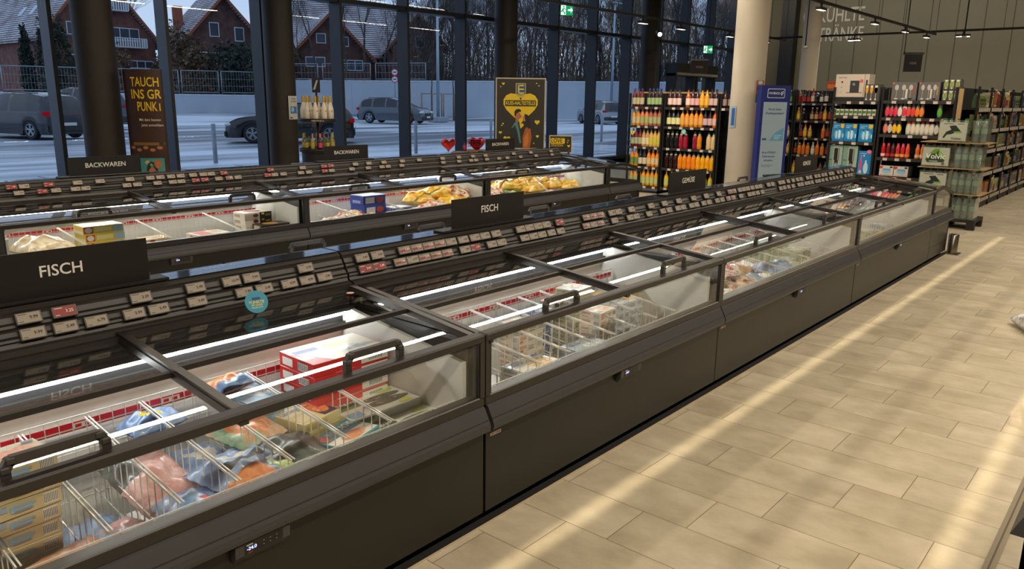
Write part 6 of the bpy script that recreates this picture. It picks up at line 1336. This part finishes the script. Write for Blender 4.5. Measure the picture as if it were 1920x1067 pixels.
def balcony(t, x, z, w):
    m = MB(); m.box(x-w/2, x+w/2, -1.2, 0, z-.12, z, WW)
    m.bar((x-w/2, -1.2, z+1.0), (x+w/2, -1.2, z+1.0), .08, .08, WW); n = int(w/.28)
    for k in range(n+1): a = x-w/2+w*k/n; m.box(a-.08, a+.08, -1.22, -1.18, z, z+1.0, WW)
    for s in (-w/2, w/2): m.box(x+s-.04, x+s+.04, -1.2, 0, z, z+1.0, WW)
    m.build('balcony', t)
def house(label, loc, yaw, W, D_, eave, apex, brick, feats, chim=None, sky=()):
    """gable front in the local xz plane at y=0, body runs to +y"""
    t = thing('house', label, 'house', loc, yaw); m = MB(); m.prism([(-W/2, 0), (W/2, 0), (W/2, eave), (0, apex), (-W/2, eave)], 0, D_, brick, axis='y'); m.build('brick_body', t)
    ov = .7; sl = (apex-eave)/(W/2); m = MB()
    for s in (-1, 1): m.prism([(s*(W/2+ov), eave-ov*sl+.05), (0, apex+.1), (0, apex+.45), (s*(W/2+ov), eave-ov*sl+.40)][::s], -ov, D_+ov, RF, axis='y')
    m.build('roof', t); m = MB()
    for s in (-1, 1): m.bar((s*(W/2+ov), -ov-.03, eave-ov*sl+.2), (0, -ov-.03, apex+.25), .06, .35, ORG, up=(0, 1, 0)) if False else m.prism([(s*(W/2+ov), eave-ov*sl-.05), (0, apex), (0, apex+.42), (s*(W/2+ov), eave-ov*sl+.37)][::s], -ov-.08, -ov, ORG, axis='y')
    m.build('verge_board', t)
    for f in feats:
        if f[0] == 'w': hwin(t, *f[1:])
        elif f[0] == 'b': balcony(t, *f[1:])
    for (sx, yy, zf_) in sky:
        x = sx*(W/2)*(1-zf_); z = eave+(apex-eave)*zf_+.4; m = MB(); a = math.atan(sl)
        dx = .7*math.cos(a); dz = .7*math.sin(a); s = -1 if sx < 0 else 1
        m.add([(x+s*dx, yy-.6, z-dz+.12), (x+s*dx, yy+.6, z-dz+.12), (x-s*dx, yy+.6, z+dz+.12), (x-s*dx, yy-.6, z+dz+.12), (x+s*dx, yy-.6, z-dz-.1), (x+s*dx, yy+.6, z-dz-.1), (x-s*dx, yy+.6, z+dz-.1), (x-s*dx, yy-.6, z+dz-.1)], [(0, 1, 2, 3), (0, 4, 5, 1), (1, 5, 6, 2), (2, 6, 7, 3), (3, 7, 4, 0)], mat('#8fa0b0', .15)); m.build('skylight', t)
    if chim: m = MB(); m.box(chim[0]-.5, chim[0]+.5, chim[1]-.5, chim[1]+.5, eave, chim[2], ORG); m.build('chimney', t)
    return t
va = math.radians(67)-PI/2
house('brick house with white balconies at the left, snow on its roof', (42.3, 101.5, 0), va+.42, 13.2, 24, 8.3, 16.2, BR,
      [('b', .8, 11.6, 4.6), ('b', 2.2, 7.4, 5.6), ('b', 4.4, 3.9, 4.6), ('w', 1.0, 13.0, 1.6, 1.9), ('w', 2.9, 8.9, 3.6, 1.5, 3), ('w', 4.6, 5.2, 3.2, 1.3, 3), ('w', -3.4, 5.4, 1.1, 1.7), ('w', -3.2, 9.2, 1.2, 1.5)], sky=((-1, 4, .35), (-1, 7.5, .35), (-1, 11, .35), (-1, 5.5, .85), (-1, 14, .85), (-1, 10, .8)))
house('brick house with a chimney right of the balcony house', (53.6, 93.0, 0), va+.22, 10.0, 9, 8.0, 13.4, BR2,
      [('w', -1.2, 9.6, 1.2, 1.7), ('w', 1.9, 9.2, 1.2, 1.7), ('w', -2.4, 6.2, 3.0, 1.4, 2), ('w', 3.1, 6.0, 2.2, 1.1, 2)], chim=(-3.6, 6, 12.6))
house('dark brick house behind bare trees in the middle', (61.7, 82.3, 0), va-.05, 9.6, 14, 6.6, 11.5, BR2, [('w', -1.2, 8.7, 1.2, 1.2), ('w', 1.4, 8.4, 1.6, 1.2), ('w', -2.0, 5.9, 2.4, 1.2, 2), ('w', 2.4, 5.6, 3.0, 1.3, 3), ('w', -3.0, 3.2, 2.4, 1.2, 2), ('w', 1.6, 3.2, 2.4, 1.2, 2)])
house('long roofed house behind the middle house', (polar(770, 122)[0], polar(770, 122)[1], 0), va+PI/2-.15, 12, 18, 7.8, 14.6, BR2, [], chim=None)
house('narrow brick gable house right of the middle trees', (70.0, 75.5, 0), va-.25, 6.4, 14, 8.2, 11.6, BR, [('w', .2, 8.6, 1.2, 1.4), ('w', -1.4, 5.6, 1.2, 1.4), ('w', 1.6, 5.6, 1.2, 1.4)])

# ------------------------------------------------------------------ vegetation
BARK = ramp_mat('bark', [(.3, '#2c2826'), (.6, '#4a423c'), (.8, '#625850')], 3, .9, 0)
def tree_mesh(seed, h, levels=6, spread=.55, r0=.2, fork=2, trunk=.3):
    q = random.Random(seed); m = MB()
    def seg(a, b, ra, rb, n=3):
        d = b-a
        if d.length < 1e-4: return
        d = d.normalized(); u = Vector((0, 0, 1)) if abs(d.z) < .9 else Vector((1, 0, 0)); x = d.cross(u).normalized(); y = x.cross(d); k = len(m.v)
        for p, r in ((a, ra), (b, rb)):
            for i in range(n): t_ = 2*PI*i/n; m.v.append(tuple(p+(x*math.cos(t_)+y*math.sin(t_))*r))
        for i in range(n): m.f.append((k+i, k+(i+1) % n, k+n+(i+1) % n, k+n+i)); m.m.append(0); m.sm.append(False)
    m.mi(BARK)
    def grow(p, d, L_, r, lv):
        steps = 3; 
        for s in range(steps):
            d = (d+Vector((q.gauss(0, .12), q.gauss(0, .12), q.gauss(.04, .07)))).normalized(); p2 = p+d*L_/steps; r2 = r*.86; seg(p, p2, r, r2, 5 if lv > levels-2 else 3)
            if lv > 0 and (s > 0 or lv < levels):
                for _ in range(1 if lv > 2 else 2):
                    ax = Vector((q.gauss(0, 1), q.gauss(0, 1), q.gauss(0, .4))).normalized(); nd = (d+ax*spread*q.uniform(.6, 1.25)).normalized(); grow(p2, nd, L_*q.uniform(.58, .74), r2*.58, lv-1)
            p, r = p2, r2
        if lv > 0: grow(p, d, L_*.66, r*.8, lv-1)
    seg(Vector((0, 0, 0)), Vector((0, 0, h*trunk)), r0*1.15, r0, 6); grow(Vector((0, 0, h*trunk)), Vector((0, 0, 1)), h*.30, r0, levels)
    return m
TR_ = []
for i in range(4):
    o = tree_mesh(50+i, (15, 17, 14, 16)[i], 5, (.5, .42, .6, .45)[i], .16).build('bare_tree'); TR_.append(o.data); bpy.data.objects.remove(o)
    print('tree faces', len(TR_[-1].polygons))
q = random.Random(77); ti = 0
def plant(x, y, s, label, group=None, z=0):
    global ti
    o = bpy.data.objects.new('bare_tree', TR_[ti % 4]); COL.objects.link(o); o.location = (x, y, z); o.rotation_euler = (0, 0, q.uniform(0, 6.28)); o.scale = (s, s, s*q.uniform(.95, 1.1)); ti += 1; return tag(o, label, 'tree', group)
for k, (px, dp, s) in enumerate(((575, 95, .9), (600, 92, .85), (655, 90, 1.05), (690, 94, 1.0), (725, 90, .95), (560, 99, .95), (350, 92, .6))): 
    x, y = polar(px, dp); plant(x, y, s, 'bare tree in front of the brick houses, %s from the left' % ordn((4, 5, 6, 7, 8, 3, 2)[k]-1))
for k in range(5): x, y = polar(10+60*k, 128); plant(x, y, 1.25, 'bare tree rising behind the balcony house, %s from the left' % ordn(k+1), 'trees behind the balcony house')
WT = []; TT = []
for k in range(96):
    px = 800+620*((k*0.618) % 1); dp = q.uniform(88, 122); x, y = polar(px, dp); WT.append((px, plant(x, y, q.uniform(.7, 1.1), None, 'woodland above the tall wall', 1.5)))
for k in range(46):
    px = 780+650*((k*0.377) % 1); dp = q.uniform(84, 98); x, y = polar(px, dp); TT.append((px, plant(x, y, q.uniform(.32, .5), None, 'thicket above the tall wall', 2.5)))
for L_, nm in ((WT, 'tall bare woodland tree above the tall wall, %s from the left'), (TT, 'low bare thicket tree above the tall wall, %s from the left')):
    for i, (p_, o_) in enumerate(sorted(L_, key=lambda e: e[0])): tag(o_, nm % ordn(i+1), 'tree')
# earth bank behind the wall, gives the woodland its dark foot
BK_ = ramp_mat('leaf_litter', [(.3, '#2c2622'), (.5, '#453a33'), (.7, '#6d6a6c')], .8, .9, 0)
m = MB(); vs = []; N = 40
for i in range(N+1):
    for d_, z in ((83, 2.6), (95, 3.0), (125, 4.4), (160, 6.0)):
        x, y = polar(770+(1460-770)*i/N, d_+ (8 if i < 6 else 0)); vs.append((x, y, z+.5*math.sin(i*1.7+d_)))
m.add(vs, [(i*4+j, (i+1)*4+j, (i+1)*4+j+1, i*4+j+1) for i in range(N) for j in range(3)], BK_); struct(m, 'trim_7')
def bush(name, label, x, y, z, rx, ry, rz, cols, n, seed, leaf=.22, cat='shrub', group=None, cone=0.):
    q = random.Random(seed); b = MB(); ms = [mat(c, .8) for c in cols]
    for k in range(n):
        a = q.uniform(0, 2*PI); c = q.uniform(-1, 1); rr2 = q.uniform(.55, 1.02)*(1+.12*math.sin(3*a+seed)); s = math.sqrt(max(0, 1-c*c)); tp = 1-cone*(c+1)/2
        p = Vector((rx*rr2*s*math.cos(a)*tp, ry*rr2*s*math.sin(a)*tp, rz*(c*rr2+1))); u = Vector((q.gauss(0, 1), q.gauss(0, 1), q.gauss(0, 1))).normalized()*leaf; v = Vector((q.gauss(0, 1), q.gauss(0, 1), q.gauss(0, 1))).normalized()*leaf*.7
        b.add([p-u, p+v, p+u, p-v], [(0, 1, 2, 3)], ms[q.randrange(len(ms))])
    return tag(b.build(name, loc=(x, y, z)), label, cat, group)
GR = ['#1c2a22', '#24342a', '#2f4034', '#182420']; BN = ['#4a382a', '#5c4632', '#3c3026', '#6a5036']
for k, (px, dp, z, rx, rz, c, lb, cone) in enumerate(((118, 88, 0, 1.7, 5.2, GR, 'tall dark conifer left of the balconies', .5), (140, 90, 0, 1.9, 5.0, GR, 'second dark conifer beside the first', .45), (78, 92, 0, 1.0, 4.6, GR, 'slim dark conifer against the left house wall', .5), (238, 88, 0, 2.3, 3.4, BN, 'round dark shrub below the balconies', .2),
        (352, 86, 0, 2.2, 4.6, BN, 'brown bushy hedge in front of the chimney house', .2), (385, 85, 0, 2.0, 3.6, BN, 'second brown shrub of that hedge', .1), (438, 86, 0, 2.6, 3.7, GR, 'dark green hedge beside the brown shrubs', .1), (470, 86, 0, 2.2, 3.6, GR, 'dark green hedge ending at the dark column', .1), (555, 97, 0, 2.4, 3.8, BN, 'brown shrub right of the dark column', .1), (326, 92, 0, 1.6, 3.3, BN, 'brown shrub behind the second mullion', .1))):
    x, y = polar(px, dp); bush('conifer' if cone > .3 else 'shrub', lb, x, y, z, rx, rx, rz, c, 1500, 300+k, .24, 'tree' if cone > .3 else 'shrub', None, cone)
def thicket(label, px, dp, z, rx, rz, n, seed):
    q = random.Random(seed); b = MB(); ms = [mat(c, .9) for c in ('#3a3432', '#4a423e', '#2e2a2a', '#5c5450')]; x, y = polar(px, dp)
    for k in range(n):
        p = Vector((q.uniform(-rx, rx), q.uniform(-rx*.6, rx*.6), rz*2*q.random()**1.5)); d = Vector((q.gauss(0, .5), q.gauss(0, .5), 1)).normalized()*q.uniform(.5, 1.5); w = Vector((.648, -.762, 0))*q.uniform(.012, .035)
        b.add([p-w, p+w, p+d], [(0, 1, 2)], ms[q.randrange(4)])
    return tag(b.build('brushwood', loc=(x, y, z)), label, 'shrub', 'brushwood above the tall wall')
for k in range(15): thicket('leafless brushwood above the tall wall, %s from the left' % ordn(k+1), 790+44*k, 88+4*(k % 3), 2.8, 4.2, 4.6, 2600, 500+k)
def young(px, dp, label):
    x, y = polar(px, dp); t = thing('young_tree', label, 'tree', (x, y, 0)); m = tree_mesh(91+int(px), 4.6, 3, .7, .05, trunk=.5); m.build('branches', t)
    m = MB(); SK = mat('#8a7560', .8)
    for a in (-.8, .8, 0.05): m.tube([(a*.648, -a*.762, 0), (a*.648, -a*.762, 2.05)], .055, SK, 6)
    m.bar((-.85*.648, .85*.762, 2.05), (.85*.648, -.85*.762, 2.05), .09, .07, SK); m.build('support_stake', t)
    if px < 830: bush('leaves', None, 0, 0, 0, .1, .1, .1, BN, 1, 1) if False else None
young(809, 64, 'staked young tree left of the lamp post'); young(849, 64, 'staked young tree right of the lamp post')
print('objects', len(scene.objects))
